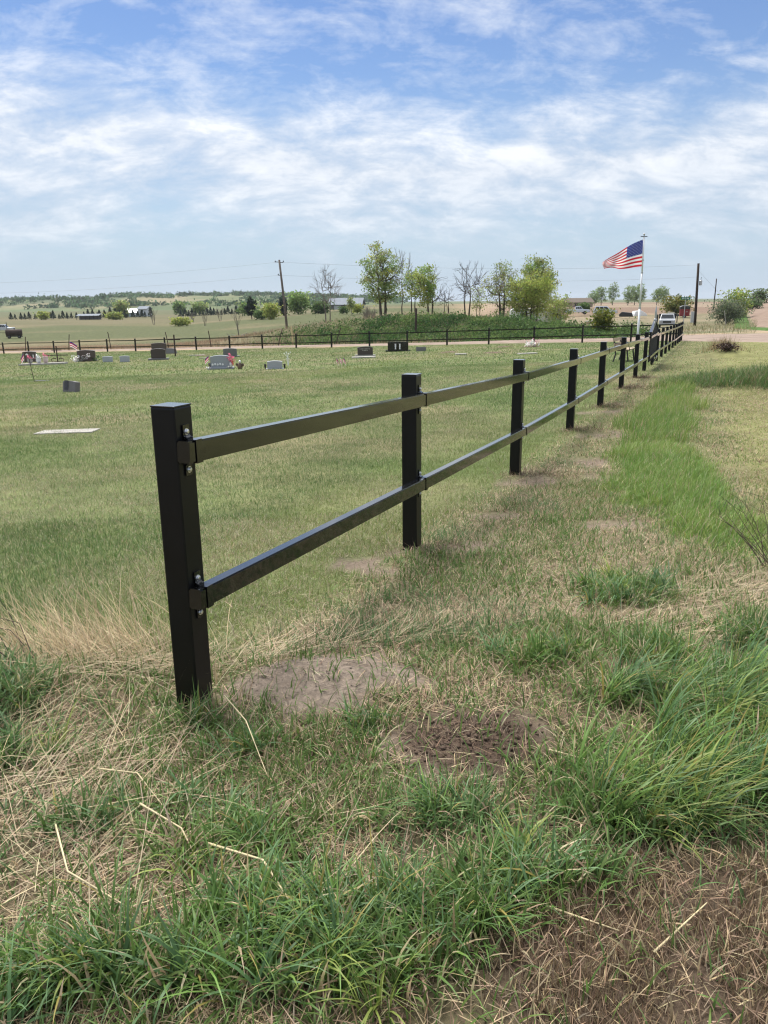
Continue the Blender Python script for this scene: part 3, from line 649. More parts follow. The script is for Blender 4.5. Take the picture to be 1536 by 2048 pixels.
e = empty('bird_statue', (-5.95, 32.6, hz(-5.95, 32.6)), R(-25), 'small brown and white bird statue beside the blue grey headstone', 'statue')
MB().lathe([(.02, -.02), (.08, 0), (.10, .09), (.075, .20), (.045, .26)], 10).build('body', pmat('statue_brown', (.16, .11, .08), .7), e, smooth=True)
MB().lathe([(.03, .25), (.05, .29), (.045, .34), (.01, .37)], 10).build('head', M_white, e, smooth=True); MB().tube([(.0, -.04, .31), (0, -.09, .295)], [.014, .003], 6).build('beak', pmat('beak', (.5, .35, .08), .5), e)
for s in (-1, 1): MB().prism([(s * .06, .06), (s * .20, .16), (s * .16, .24), (s * .06, .22)], -.02, .03).build('wing', pmat('wing_brown', (.09, .06, .045), .8), e)
g, o = headstone(-4.37, 31.7, .60, .30, .2, G_light, 'light grey headstone between two vases in the middle of the lawn', .03, (.72, .03, .32), rz=R(4))
for s in (-1, 1): MB().lathe([(.03, 0), (.04, .14), (.05, .18)], 8, (s * .39, 0, .02)).build('vase', M_dark, g, smooth=True)
e = empty('wire_ornament', (-4.1, 34.0, hz(-4.1, 34.0)), 0, 'spindly white wire ornament behind the light grey headstone', 'ornament')
for k in range(4): MB().tube([(0, 0, -.02), (-.04 * k + .05, 0, .3), (-.16 + .09 * k, .02, .52 + .05 * (k % 2))], .008, 4).build('wire', M_white, e)
for k in range(4): MB().lathe([(.005, -.02), (.03, 0), (.005, .02)], 6, (-.16 + .09 * k, .02, .53 + .05 * (k % 2))).build('bead', M_white, e)
smallflag(-1.68, 30.8, .05, .75, 'bundle of small flags standing alone in the middle of the lawn', .35, 3)
g, o = headstone(-0.92, 42.0, .82, .44, .2, G_dkbrown, 'dark brown headstone with two lines of lettering and a white slab in front', .05, (1.1, .07, .4), rz=R(2), bmat=M_conc)
M_let = pmat('cut_letters', (.42, .40, .38), .8)
xx = -.27
for i, w in enumerate((.06, .05, .06, .055, .06, .05, .06, .05)): MB().box((xx, -.1035, .385), (w * .62, .006, .045)).build('letter', M_let, g); xx += .07
xx = -.12
for i in range(4): MB().box((xx, -.1035, .31), (.042, .006, .04)).build('letter', M_let, g); xx += .075
flat(-0.95, 39.9, 1.2, .8, 'white concrete slab in front of the lettered brown headstone', rz=R(3), h=.06)
g, o = headstone(0.95, 47.5, 1.24, .50, .2, G_black, 'polished black double headstone with two white vases', .02, (1.5, .08, .42), rz=R(2))
for s in (-.16, .10): MB().lathe([(.05, 0), (.055, .03), (.03, .06), (.05, .20), (.035, .26), (.055, .32)], 10, (s, -.16, .14)).build('vase', M_white, g, smooth=True)
headstone(2.3, 46.6, .58, .30, .16, G_grey, 'plain dull grey headstone right of the black double one', .0, rz=R(3), lean=R(-3))
M_ds = pmat('bare_earth', (.15, .115, .085), .95, .1, .3, 6, .5)
def earth(x, y, rx, ry, label, h=.06):
    n, mm = 20, 5; V = [(0, 0, h)]; Fs = []
    for j in range(1, mm + 1):
        for i in range(n):
            a = 2 * math.pi * i / n; r_ = j / mm * (1 + .18 * math.sin(3 * a + x) + .1 * math.sin(7 * a)); px_, py_ = rx * r_ * math.cos(a), ry * r_ * math.sin(a)
            V.append((px_, py_, hz(x + px_, y + py_) - hz(x, y) + h * (1 - (j / mm) ** 2) - (.03 if j == mm else 0) + .006 * random.random()))
    for i in range(n): Fs.append((0, 1 + i, 1 + (i + 1) % n))
    for j in range(mm - 1):
        for i in range(n): a = 1 + j * n; Fs.append((a + i, a + n + i, a + n + (i + 1) % n, a + (i + 1) % n))
    o = MB().add(V, Fs).build('earth_patch', M_ds, None, loc=(x, y, hz(x, y)), smooth=True); tag(o, label, 'bare earth')
earth(3.7, 43.2, .55, .5, 'brown earth strip right of the plain grey headstone'); flat(3.98, 39.7, .55, .45, 'small white square marker right of the plain grey headstone', rz=R(3), h=.06)
earth(5.77, 40.5, .5, .4, 'brown earth patch between the two white flat markers'); earth(7.64, 49.2, .6, .5, 'brown earth patch close to the far fence')
flat(7.02, 37.9, .9, .5, 'long white flat marker near the fence posts at right', rz=R(8), h=.05); earth(8.98, 47.7, .8, .5, 'brown grave bed under the small flag near the far fence')
earth(-11.9, 51.6, .55, .4, 'brown earth patch right of the tall dark cross')
e = empty('flower_bundle', (9.1, 47.6, hz(9.1, 47.6)), 0, 'white and red bundle lying on the grave bed near the far fence', 'flowers'); flowers(e, [(-.25, 0, .14, .2, 0), (0, .05, .2, .22, 0), (.2, 0, .22, .16, 1), (.05, -.1, .12, .18, 0)], (WHITE, (.5, .25, .3)), name='flower')

# ------------------------------------------------------------------ poles, wires, signs
def upole(name, x, y, top, lean, label, mat, r0=.14, r1=.09):
    z = hz(x, y); e = empty(name, (x, y, z), 0, label, 'utility pole')
    MB().tube([(0, 0, -.5), (lean * .5, 0, (top - z) * .5), (lean, 0, top - z)], [r0, (r0 + r1) / 2, r1], 10).build('pole', mat, e, smooth=True); return e, z
e1, z1 = upole('utility_pole', -10.75, 90, 6.2, -.62, 'grey leaning utility pole with insulators behind the far fence', M_pole, .15, .11)
for zz, w in ((5.95, .9), (4.55, .35)):
    MB().tube([(-.62 - w / 2, 0, zz - z1 + .05), (-.62 + w / 2, 0, zz - z1 - .05)], .035, 5).build('crossarm', M_poledark, e1)
    for s in (-1, 1): MB().lathe([(.04, 0), (.06, .05), (.04, .1), (.06, .14), (.02, .18)], 6, (-.62 + s * w / 2, 0, zz - z1)).build('insulator', M_dark, e1)
e2, z2 = upole('utility_pole', 43.55, 110, 6.2, -.30, 'dark brown utility pole with a transformer can at the road junction', M_poledark, .19, .15)
MB().lathe([(.02, 0), (.2, .02), (.2, .62), (.12, .7)], 10, (.22, -.05, 7.4 + z2 - z2 - 2.0)).build('transformer', M_galv, e2); MB().tube([(.22, -.05, 6.1), (.25, -.05, 6.5)], .035, 5).build('bushing', M_dark, e2)
MB().box((-.55, -.2, 1.2), (.38, .25, 1.5)).build('meter_box', M_galv, e2)
MB().tube([(-.2, -.2, .4), (-.2, -.18, 3.6)], .05, 6).build('conduit', M_poledark, e2)
upole('utility_pole', 83.5, 200, 6.3, 0, 'distant thin utility pole behind the shrubs at right', M_poledark, .16, .12)
def wire(a, b, sag, label, r=.012):
    m = MB(); pts = []
    for i in range(15): t = i / 14; p = Vector(a).lerp(Vector(b), t); p.z -= sag * 4 * t * (1 - t); pts.append(p)
    tag(m.tube(pts, r, 4).build('power_line', M_wire), label, 'power line')
wire((-62, 111, 4.5), (-11.6, 90, 5.95), .45, 'upper power line running left from the leaning utility pole', .009)
wire((-62, 111, 3.2), (-11.5, 90, 4.55), .45, 'lower power line running left from the leaning utility pole', .009)
wire((-11.2, 90, 5.95), (43.2, 110, 6.0), .6, 'upper power line between the two utility poles', .009)
wire((-11.2, 90, 4.55), (43.3, 110, 4.4), .6, 'lower power line between the two utility poles', .009)
wire((43.4, 110, 5.2), (50.5, 112, -.5), .1, 'guy wire slanting down from the transformer pole', .012)
sg = empty('street_sign', (34.3, 90, hz(34.3, 90)), 0, 'green street name sign with two blades on a grey post', 'street sign')
M_sg = pmat('sign_green', (.01, .16, .11), .45); hsg = 1.72 - hz(34.3, 90)
MB().tube([(0, 0, -.3), (0, 0, hsg)], .04, 6).build('post', M_galv, sg)
for nm, rz_, zz in (('blade', R(8), hsg - .12), ('blade', R(62), hsg - .12 - .005)):
    bl = MB().box((0, 0, 0), (1.15, .012, .27)).build(nm, M_sg, sg, loc=(0, -.05, zz), rot=(0, 0, rz_))
    for i, xx in enumerate((-.38, -.24, -.10, .16, .30)): MB().box((xx, -.008, 0), (.09, .004, .13)).build('lettering', M_white, bl)
o = MB().tube([(0, 0, -.3), (-.12, 0, 1.75)], .07, 6).build('marker_post', pmat('yellow_post', (.55, .46, .24), .7), None, loc=(-8.2, 72.5, hz(-8.2, 72.5))); tag(o, 'pale yellow marker post leaning behind the far fence', 'marker post')
for i, (x, y, hh, l) in enumerate(((-33, 82.6, 1.7, .25), (-27.8, 80.6, 1.8, -.2), (-21.3, 78.5, 1.6, -.25), (-16.5, 75.9, 1.6, -.2), (-9.6, 72.0, 1.5, .5), (-4.2, 70.0, 1.5, .55), (-40, 88, 1.6, .2), (3.0, 70.6, 2.3, .05))):
    o = MB().tube([(0, 0, -.3), (l * .5, 0, hh * .5), (l, 0, hh)], .045 if i < 7 else .10, 5).build('old_fence_post', M_rust, None, loc=(x, y, hz(x, y))); tag(o, ('second', 'third', 'fourth', 'fifth', 'sixth', 'eighth', 'first')[i].replace('eighth', 'rightmost').replace('first', 'leftmost') + ' of the old thin posts leaning beyond the road, from the left' if i < 7 else 'thick dark weathered post among dry grass on the bank', 'fence post', 'old posts beyond the road' if i < 7 else None)
o = MB().tube([(0, 0, -.3), (-.45, 0, 1.9)], .05, 5).build('marker_post', M_conc, None, loc=(44.9, 103, hz(44.9, 103))); tag(o, 'pale leaning stake in front of the grey green shrub', 'marker post')

# ------------------------------------------------------------------ vehicles and other far things
def wheel(parent, x, y, r=.36, w=.24):
    t = MB().lathe([(r * .6, -w / 2), (r * .95, -w / 2), (r, -w / 4), (r, w / 4), (r * .95, w / 2), (r * .6, w / 2)], 16).build('tyre', M_tyre, parent, smooth=True, loc=(x, y, r), rot=(R(90), 0, 0))
    MB().lathe([(.01, -w * .52), (r * .6, -w * .46), (r * .6, w * .46), (.01, w * .52)], 12).build('rim', M_rim, t)
def vehicle(name, x, y, rz, prof, cab, wid, paint, label, cat, wheels, zoff=0, lights=True):
    """prof: lower body side outline; cab: (x0,x1 at belt, x2,x3 at roof, belt z, roof z)"""
    e = empty(name, (x, y, hz(x, y) + zoff), rz, label, cat)
    MB().prism(prof, -wid / 2, wid / 2).build('body', paint, e, .05)
    x0, x1, x2, x3, zb, zr = cab; wi = wid / 2 - .06; wt = wid / 2 - .22
    vs = [(x0, -wi, zb), (x1, -wi, zb), (x1, wi, zb), (x0, wi, zb), (x2, -wt, zr), (x3, -wt, zr), (x3, wt, zr), (x2, wt, zr)]
    MB().add(vs, [(0, 1, 5, 4), (1, 2, 6, 5), (2, 3, 7, 6), (3, 0, 4, 7), (4, 5, 6, 7), (3, 2, 1, 0)]).build('cabin', paint, e, .04)
    def pane(i, a, b):   # glass set on a cabin face, inset from its edges
        q = [Vector(vs[k]) for k in i]; c = sum(q, Vector()) / 4; nrm = (q[1] - q[0]).cross(q[3] - q[0]).normalized()
        lo = lambda t: q[0].lerp(q[1], t); hi = lambda t: q[3].lerp(q[2], t)
        P = [lo(a).lerp(hi(a), .12), lo(b).lerp(hi(b), .12), lo(b).lerp(hi(b), .86), lo(a).lerp(hi(a), .86)]
        MB().add([p + nrm * .008 for p in P] + [p - nrm * .02 for p in P], [(0, 1, 2, 3), (7, 6, 5, 4), (0, 4, 5, 1), (1, 5, 6, 2), (2, 6, 7, 3), (3, 7, 4, 0)]).build('window', M_glass, e)
    pane((0, 1, 5, 4), .08, .32); pane((0, 1, 5, 4), .36, .62); pane((0, 1, 5, 4), .66, .93); pane((2, 3, 7, 6), .08, .34); pane((2, 3, 7, 6), .38, .64); pane((2, 3, 7, 6), .68, .93)
    pane((1, 2, 6, 5), .06, .94); pane((3, 0, 4, 7), .06, .94)
    for wx in wheels:
        for s in (-1, 1): wheel(e, wx, s * (wid / 2 - .10))
    fx_ = max(p[0] for p in prof)
    if lights:
        MB().box((fx_ + .005, 0, .78), (.06, wid * .52, .24)).build('grille', M_dark, e)
        for s in (-1, 1): MB().box((fx_ + .0, s * wid * .38, .80), (.08, .28, .2)).build('headlight', M_rim, e)
        MB().box((fx_ + .03, 0, .48), (.14, wid * .98, .2)).build('bumper', M_rim, e, .02)
    return e
wp = pmat('car_white', (.50, .52, .55), .25, .5, .05, 2, coat=.5); sp_ = pmat('car_silver', (.52, .58, .66), .28, .5, .05, 2, coat=.5)
truckprof = [(-2.6, .45), (2.45, .45), (2.55, .6), (2.5, 1.02), (1.1, 1.12), (-2.6, 1.10)]
tr_ = vehicle('pickup_truck', 38.2, 106, R(-110), truckprof, (-.6, 1.15, -.45, .55, 1.10, 1.78), 2.0, wp, 'white pickup truck facing the camera beside the fence corner', 'truck', (-1.6, 1.65))
for s in (-1, 1): MB().box((.2, s * 1.22, 1.15), (.9, .12, 1.05)).build('door', M_dark, tr_)
MB().box((-1.7, 0, 1.45), (1.7, 2.2, .6)).build('load', M_dark, tr_)
MB().box((-1.9, .4, 1.85), (.7, .9, .2)).build('load', pmat('cream_tarp', (.6, .56, .42), .8), tr_)
suvprof = [(-2.25, .42), (2.2, .42), (2.3, .62), (2.2, .95), (1.0, 1.06), (-2.2, 1.06), (-2.3, .7)]
vehicle('suv', 44.1, 157, R(-14), suvprof, (-2.15, 1.05, -1.85, .35, 1.04, 1.72), 1.85, sp_, 'silver white suv parked in the far yard behind the bank', 'car', (-1.4, 1.45), .45)
vehicle('pickup_truck', 40.6, 165, R(-12), [(-2.5, .45), (2.4, .45), (2.45, .95), (1.2, 1.05), (-2.5, 1.05)], (-.5, 1.1, -.35, .6, 1.03, 1.65), 1.9, sp_, 'pale pickup truck parked left of the round dark bush', 'truck', (-1.5, 1.5), .35)
cp = empty('camper_trailer', (18.0, 92, hz(18.0, 92) + .1), R(-4), 'white camper trailer half hidden behind the weedy bank', 'camper')
MB().prism([(-3.0, .5), (2.6, .5), (2.72, 1.0), (2.55, 2.45), (2.3, 2.62), (-2.9, 2.62), (-3.1, 2.3)], -1.1, 1.1).build('body', pmat('camper_white', (.66, .68, .69), .45, .5, .06, 2), cp, .05)
for x_, w_ in ((.75, .45), (1.8, .34), (2.12, .22), (-1.6, .7)): MB().box((x_, -1.11, 1.85 if x_ > 0 else 1.9), (w_, .03, .5)).build('window', M_glass, cp)
MB().box((.55, -1.115, 1.62), (.5, .03, 1.3)).build('door', pmat('camper_door', (.6, .62, .63), .5), cp); MB().box((-.2, -1.112, 1.35), (5.4, .02, .12)).build('stripe', M_galv, cp)
for s in (-1, 1): wheel(cp, -.4, s * .98, .34)
rd = empty('enclosed_trailer', (57.2, 150, hz(57.2, 150)), R(-18), 'red enclosed trailer with a dark arched roof behind the street sign', 'trailer')
M_red = pmat('faded_red', (.22, .035, .035), .6, .3, .25, 3)
MB().box((0, 0, 1.0), (1.7, 2.4, 1.35)).build('body', M_red, rd, .03); MB().prism([(-.92, 1.6), (.92, 1.6), (.86, 1.95), (.5, 2.12), (-.5, 2.12), (-.86, 1.95)], -1.3, 1.3).build('roof', M_dark, rd)
MB().prism([(-.95, 1.96), (-.5, 2.2), (.5, 2.2), (.95, 1.96), (.5, 2.13), (-.5, 2.13)], -1.32, 1.32).build('roof_edge', M_galv, rd)
for s in (-1, 1): MB().box((s * .42, -1.21, 1.0), (.78, .03, 1.2)).build('door', M_red, rd)
MB().box((.35, -1.235, 1.1), (.25, .02, .12)).build('plate', M_conc, rd)
for s in (-1, 1): wheel(rd, 0, s * 1.1, .3)
# fuel tank on skids at the far left
tk = empty('fuel_tank', (-75.5, 162, hz(-75.5, 162)), R(20), 'dark cylindrical fuel tank on wheels in the green field at far left', 'tank')
MB().tube([(-1.55, 0, 1.15), (-1.48, 0, 1.15), (1.48, 0, 1.15), (1.55, 0, 1.15)], [.55, .68, .68, .55], 16).build('tank_body', M_rust, tk, smooth=True)
for x_ in (-1, 1): MB().box((x_, 0, .42), (.12, 1.1, .3)).build('cradle', M_dark, tk); wheel(tk, x_ * .95, .5, .32); wheel(tk, x_ * .95, -.5, .32)
MB().box((0, 0, .36), (3.2, .2, .14)).build('skid', M_dark, tk); MB().lathe([(.12, 0), (.12, .18), (.02, .2)], 8, (.2, 0, 1.8)).build('hatch', M_dark, tk)
MB().tube([(-1.2, 0, 1.7), (-1.2, 0, 3.2)], .07, 5).build('vent_pipe', M_dark, tk)
vehicle('pickup_truck', -92, 192, R(8), truckprof, (-.6, 1.15, -.45, .55, 1.10, 1.78), 2.0, wp, 'white pickup truck at the left edge behind the fuel tank', 'truck', (-1.6, 1.65), .1)
# buildings
M_roofw = pmat('metal_roof', (.20, .225, .26), .8, .2, .1, 1); M_wallb = pmat('barn_wall', (.17, .16, .165), .8, .2, .2, 1); M_bluewall = pmat('blue_grey_siding', (.28, .33, .38), .7, .3, .1, .5)
def gable(parent, w, d, h, r, wall, roof, off=(0, 0), over=.5):
    ox, oy = off
    MB().prism([(oy - d / 2, 0), (oy + d / 2, 0), (oy + d / 2, h), (oy, h + r), (oy - d / 2, h)], ox - w / 2, ox + w / 2, 'x').build('wall', wall, parent)
    for s in (-1, 1):
        ln = math.hypot(d / 2 + over, r * (1 + over / (d / 2))); a = math.atan2(r, d / 2)
        MB().box((ox, oy + s * (d / 4 + over / 2), h + r / 2 - r * over / d + .12), (w + 2 * over, ln, .15), rx=-s * a).build('roof', roof, parent)
bn = empty('barn', (-11.5, 262, hz(-11.5, 262)), R(-6), 'long grey barn with a bright metal roof behind the bare tree', 'barn')
gable(bn, 10.4, 8, 1.55, 1.9, M_wallb, M_roofw); bn.location.z += .55
MB().box((-2.5, -4.03, .6), (2.2, .08, 1.3)).build('door', M_galv, bn); MB().box((-5.24, -1.0, .7), (.08, 2.0, 1.6)).build('door', M_white, bn)
for x_ in (1.5, 3.4): MB().box((x_, -4.03, 1.0), (.8, .08, .6)).build('window', M_glass, bn)
sh = empty('open_shed', (-121.5, 329, hz(-121.5, 329)), R(4), 'long low open shed with a white roof before the conifer row', 'shed')
MB().box((0, 0, 1.95), (9.2, 4.4, .16), rx=R(9)).build('roof', M_roofw, sh); MB().box((0, 2.0, 1.0), (9, .1, 1.9)).build('wall', M_wallb, sh)
for i in range(6): MB().box((-4.3 + i * 1.72, -2.0, .9), (.16, .16, 1.8)).build('post', M_dark, sh)
hs = empty('house', (-124, 402, hz(-124, 402)), R(-8), 'blue grey house with a taller white end on the far left', 'house')
gable(hs, 9.5, 7, 2.0, 1.7, M_bluewall, M_galv, (-2.6, 0)); gable(hs, 4.6, 6, 3.6, 1.2, pmat('pale_siding', (.5, .54, .58), .6), M_roofw, (4.4, 0))
for x_, z_ in ((-5.2, 1.2), (-3.2, 1.2), (-1.0, 1.2)): MB().box((x_, -3.53, z_), (.9, .08, .8)).build('window', M_glass, hs)
for z_ in (1.2, 2.7): MB().box((4.4, -3.03, z_), (1.0, .08, .8)).build('window', M_glass, hs)
MB().box((.6, -3.53, 1.0), (.9, .08, 1.8)).build('door', M_white, hs)
fh = empty('house', (64, 262, hz(64, 262)), R(5), 'low brown roofed house at the edge of the tan fields', 'house')
gable(fh, 9, 6, 1.5, 1.2, pmat('tan_siding', (.34, .27, .22), .8), pmat('brown_shingle', (.12, .095, .075), .9)); MB().box((-1, -3.03, .8), (1, .08, .8)).build('window', M_glass, fh); MB().box((2, -3.03, .8), (.9, .08, 1.5)).build('door', M_white, fh)
# boat hull shaped sheet and scrap behind the bank
o = MB().prism([(-1.7, .2), (1.5, .55), (1.7, .75), (-1.5, .4)], -.9, .9).build('sheet_cover', pmat('cream_sheet', (.58, .55, .47), .7), None, .02, loc=(28.8, 106, hz(28.8, 106) + .6), rot=(R(-14), 0, R(-8))); tag(o, 'cream coloured tilted sheet lying behind the yellow green bush', 'sheet')
o = MB().prism([(-1.2, 0), (1.3, 0), (1.0, .7), (-.8, .9), (-1.3, .4)], -.7, .7).build('scrap_body', M_dark, None, .05, loc=(46.2, 150, hz(46.2, 150) + .4), rot=(0, 0, R(-20))); tag(o, 'dark wrecked vehicle part right of the suv', 'scrap')
o = MB().prism([(-1.3, 0), (1.5, 0), (1.2, .5), (.2, 1.0), (-1.0, .9)], -.7, .7).build('scrap_body', M_white, None, .08, loc=(49.2, 152, hz(49.2, 152) + .4), rot=(0, 0, R(10))); tag(o, 'white wrecked vehicle body right of the dark scrap', 'scrap')
# scrap heap at left centre
r2 = np.random.default_rng(12); m1 = MB()
sx0, sy0 = -15.5, 128.0
for i in range(90):
    x_ = r2.normal() * 3.0; y_ = r2.normal() * 1.6; h_ = .25 + .55 * math.exp(-(x_ / 3) ** 2) * r2.random()
    m1.box((x_, y_, h_ * .7 + hz(sx0 + x_, sy0 + y_) - hz(sx0, sy0)), (r2.uniform(.2, 1.3), r2.uniform(.1, .5), r2.uniform(.08, .4)), r2.uniform(0, 3), r2.uniform(-.5, .5), r2.uniform(-.5, .5))
for i in range(70):
    x_ = r2.normal() * 3.4; y_ = r2.normal() * 1.6; z_ = hz(sx0 + x_, sy0 + y_) - hz(sx0, sy0) + .3 * r2.random(); a = r2.uniform(0, 6.3); l_ = r2.uniform(.5, 1.4)
    m1.tube([(x_, y_, z_), (x_ + l_ * math.cos(a), y_ + .4 * l_ * math.sin(a), z_ + r2.uniform(-.1, .7))], .04, 4)
o = m1.build('scrap_heap', pmat('scrap', (.09, .085, .085), .8, .3, .5, .9, var2=(.42, .42, .43)), None, loc=(sx0, sy0, hz(sx0, sy0) + .2)); tag(o, 'heap of grey scrap and old boards left of centre behind the pole', 'scrap heap', kind='stuff')

# ------------------------------------------------------------------ trees and bushes
def grow(seed, height, spread, levels=4, trunks=1, upright=.55, trunk_r=.16, first=.25, kids=(3, 5), lenf=.62, sides=5):
    """branch skeleton: returns tube mesh builder and twig end points"""
    r = random.Random(seed); m = MB(); tips = []
    def br(p, d, L, rad, lev):
        n = 4 if lev < 2 else 3; pts = [p]; q = Vector(p); dd = Vector(d)
        for i in range(n):
            dd = (dd + Vector((r.uniform(-1, 1), r.uniform(-1, 1), r.uniform(-.5, .8))) * (.10 + .07 * lev)).normalized(); q = q + dd * (L / n); pts.append(q.copy())
        m.tube(pts, [max(.006, rad * (1 - .55 * i / n)) for i in range(n + 1)], sides if lev < 2 else 3, cap=False)
        if lev >= levels: tips.extend(pts[1:]); return
        if lev >= levels - 1: tips.append(pts[-1])
        k = r.randint(*kids)
        for i in range(k):
            t = first + (1 - first) * (i + r.random() * .7) / k if lev == 0 else .25 + .75 * (i + r.random() * .6) / k
            t = min(t, .999); a = int(t * n); b0 = pts[a].lerp(pts[min(a + 1, n)], t * n - a); az = r.uniform(0, 6.283)
            side = Vector((math.cos(az) * spread, math.sin(az) * spread, upright + r.uniform(-.1, .35)))
            nd = (dd * .55 + side).normalized(); br(b0, nd, L * lenf * r.uniform(.75, 1.15), rad * (1 - .5 * t) * .42, lev + 1)
        br(pts[-1], (dd + Vector((r.uniform(-.3, .3), r.uniform(-.3, .3), .3))).normalized(), L * lenf, rad * .40, lev + 1)
    for t in range(trunks):
        a = 6.28 * t / trunks + r.random(); d = Vector((math.cos(a) * .17, math.sin(a) * .17, 1)) if trunks > 1 else Vector((r.uniform(-.06, .06), r.uniform(-.06, .06), 1))
        br(Vector((0, 0, -.3)) + Vector((math.cos(a), math.sin(a), 0)) * (.12 if trunks > 1 else 0), d.normalized(), height * .46 * r.uniform(.9, 1.1), trunk_r * (1 if trunks == 1 else .72), 0)
    top = max(t.z for t in tips); k = height / top
    m.v = [(x * k, y * k, z * k) for x, y, z in m.v]; tips = [t * k for t in tips]
    return m, np.array([tuple(t) for t in tips])
def tree(name, x, y, height, seed, label, leafc=None, nleaf=0, lsize=.13, bark=M_bark, clump=.28, sel=None, rz=0.0, width=1.0, sink=0, cat='tree', jit=.35, **k):
    e = empty(name, (x, y, hz(x, y) - sink), rz, label, cat)
    m, tips = grow(seed, height, **k); e.scale = (width, width, 1)
    m.build('trunk', bark, e)
    if nleaf:
        r = np.random.default_rng(seed)
        if sel: tips = tips[[bool(sel(t)) for t in tips]]
        wts = np.random.default_rng(seed + 50).random(len(tips)) ** .7 + .1; P = tips[r.choice(len(tips), nleaf, p=wts / wts.sum())] + r.normal(size=(nleaf, 3)) * clump
        P = P[P[:, 2] > .15 * height]
        cj = np.array(leafc)[r.integers(0, len(leafc), len(P))]
        V, q, c = leafcloud(P, lsize, cj, jit, seed=seed); link('crown', npmesh('crown', V, q, M_leaf, c), e)
    return e
def tree2(name, x, y, height, width, seed, label, leafc=None, per=60, lsize=.085, bark=M_bark, nc=70, low=.28, stems=1, trunk_r=.15, sel=None, sink=0.0, sig=.26, cat='tree', group=None, lean=0.0, fan=3, depth=None, ztop=None):
    """a trunk whose limbs divide towards many leaf clumps that fill a round, uneven crown"""
    if ztop: height = ztop - hz(x, y) + sink
    r = np.random.default_rng(seed); e = empty(name, (x, y, hz(x, y) - sink), 0, label, cat, group)
    cz = height * (low + 1) / 2; rz_ = height * (1 - low) / 2; rx_ = width / 2; cl = []; tries = 0
    lobes = r.uniform(.72, 1.1, 9); ph = r.uniform(0, 6.28)
    while len(cl) < nc and tries < 6000:
        tries += 1; p = r.normal(size=3); p /= np.linalg.norm(p); rad = r.random() ** .40
        az = math.atan2(p[1], p[0]) + ph; k = lobes[int((az % 6.283) / 6.283 * 9) % 9] * (.86 + .28 * r.random())
        q = np.array([p[0] * rx_ * rad * k + lean * (p[2] * rad + 1), p[1] * (depth or rx_ * .9) * rad * k, cz + p[2] * rz_ * rad * (.8 + .3 * k)])
        if all(np.sum((q - c) ** 2) > (.19 * width / (nc / 70) ** .33) ** 2 * .35 for c in cl): cl.append(q)
    cl = np.array(cl); m = MB(); nl = max(5, nc // 9)
    ax = np.arctan2(cl[:, 1], cl[:, 0]); seeds = cl[r.choice(len(cl), nl, replace=False)]; own = np.argmin(((cl[:, None] - seeds[None]) ** 2).sum(-1), 1)
    sts = []
    for t in range(stems):
        a_ = 6.283 * t / stems + r.random(); off = Vector((math.cos(a_), math.sin(a_), 0)) * (.10 * stems if stems > 1 else 0)
        top = Vector((math.cos(a_) * width * .09 * (stems > 1) + lean, math.sin(a_) * width * .09 * (stems > 1), height * r.uniform(.60, .72))); base = off + Vector((0, 0, -.3))
        pts = [base.lerp(top, u) + Vector((r.normal() * .05, r.normal() * .05, 0)) * (u * height * .25) for u in (0, .2, .4, .6, .8, 1)]
        m.tube(pts, [trunk_r * f / stems ** .35 for f in (1.15, .85, .66, .46, .28, .12)], 6); sts.append(pts)
    def curve(a_, b_, r0, r1, n, bow):
        pts = []
        for i in range(n + 1):
            u = i / n; p = a_.lerp(b_, u); p.z += bow * math.sin(u * math.pi); p += Vector((r.normal(), r.normal(), r.normal())) * (.05 * (b_ - a_).length * math.sin(u * math.pi)); pts.append(p)
        m.tube(pts, [r0 + (r1 - r0) * i / n for i in range(n + 1)], 4 if r0 > .03 else 3, cap=False); return pts
    for l in range(nl):
        mem = cl[own == l]
        if not len(mem): continue
        c = mem.mean(0); pts = sts[l % stems]; want = max(.18, min(.85, (c[2] - .35 * np.hypot(c[0], c[1])) / height / .68)); i = min(4, int(want * 5)); a_ = pts[i].lerp(pts[i + 1], want * 5 - i)
        limb = curve(a_, Vector(c), trunk_r * .42 * (1.1 - want * .6), trunk_r * .12, 5, -.06 * height * .5)
        for q in mem:
            b_ = limb[int(r.integers(2, 6))]; tw = curve(b_, Vector(q), trunk_r * .14, .012, 3, .02)
            for _ in range(fan):
                d_ = Vector(q - np.array([0, 0, cz * .8])).normalized() + Vector((r.normal(), r.normal(), r.normal() + .3)) * .55; curve(tw[int(r.integers(1, 4))], Vector(q) + d_.normalized() * r.uniform(.25, .55) * width / 5, .012, .005, 2, 0)
    m.build('trunk', bark, e)
    if leafc:
        if sel: cl = cl[[bool(sel(q)) for q in cl]]
        w = r.uniform(.35, 1.4, len(cl)); n = (per * w).astype(int); P = np.repeat(cl, n, 0); P = P + r.normal(size=P.shape) * sig * [1, 1, .75]
        tone = np.repeat(np.array(leafc)[r.integers(0, len(leafc), len(cl))] * r.uniform(.8, 1.2, (len(cl), 1)), n, 0)
        V, q, c = leafcloud(P, lsize, tone, .3, seed=seed); link('crown', npmesh('crown', V, q, M_leaf, c), e)
    return e
YG = [(.38, .41, .10), (.33, .38, .10), (.28, .34, .09)]; OL = [(.28, .34, .11), (.24, .30, .10), (.34, .37, .16)]; DG = [(.10, .17, .055), (.13, .20, .07)]; BG = [(.20, .30, .09), (.25, .35, .12)]
tree2('bare_tree', -6.5, 95, 8.0, 4.9, 3, 'leafless forked tree left of the big tree on the bank', bark=M_barkgrey, nc=75, stems=2, trunk_r=.15, low=.34, fan=4, ztop=6.0)
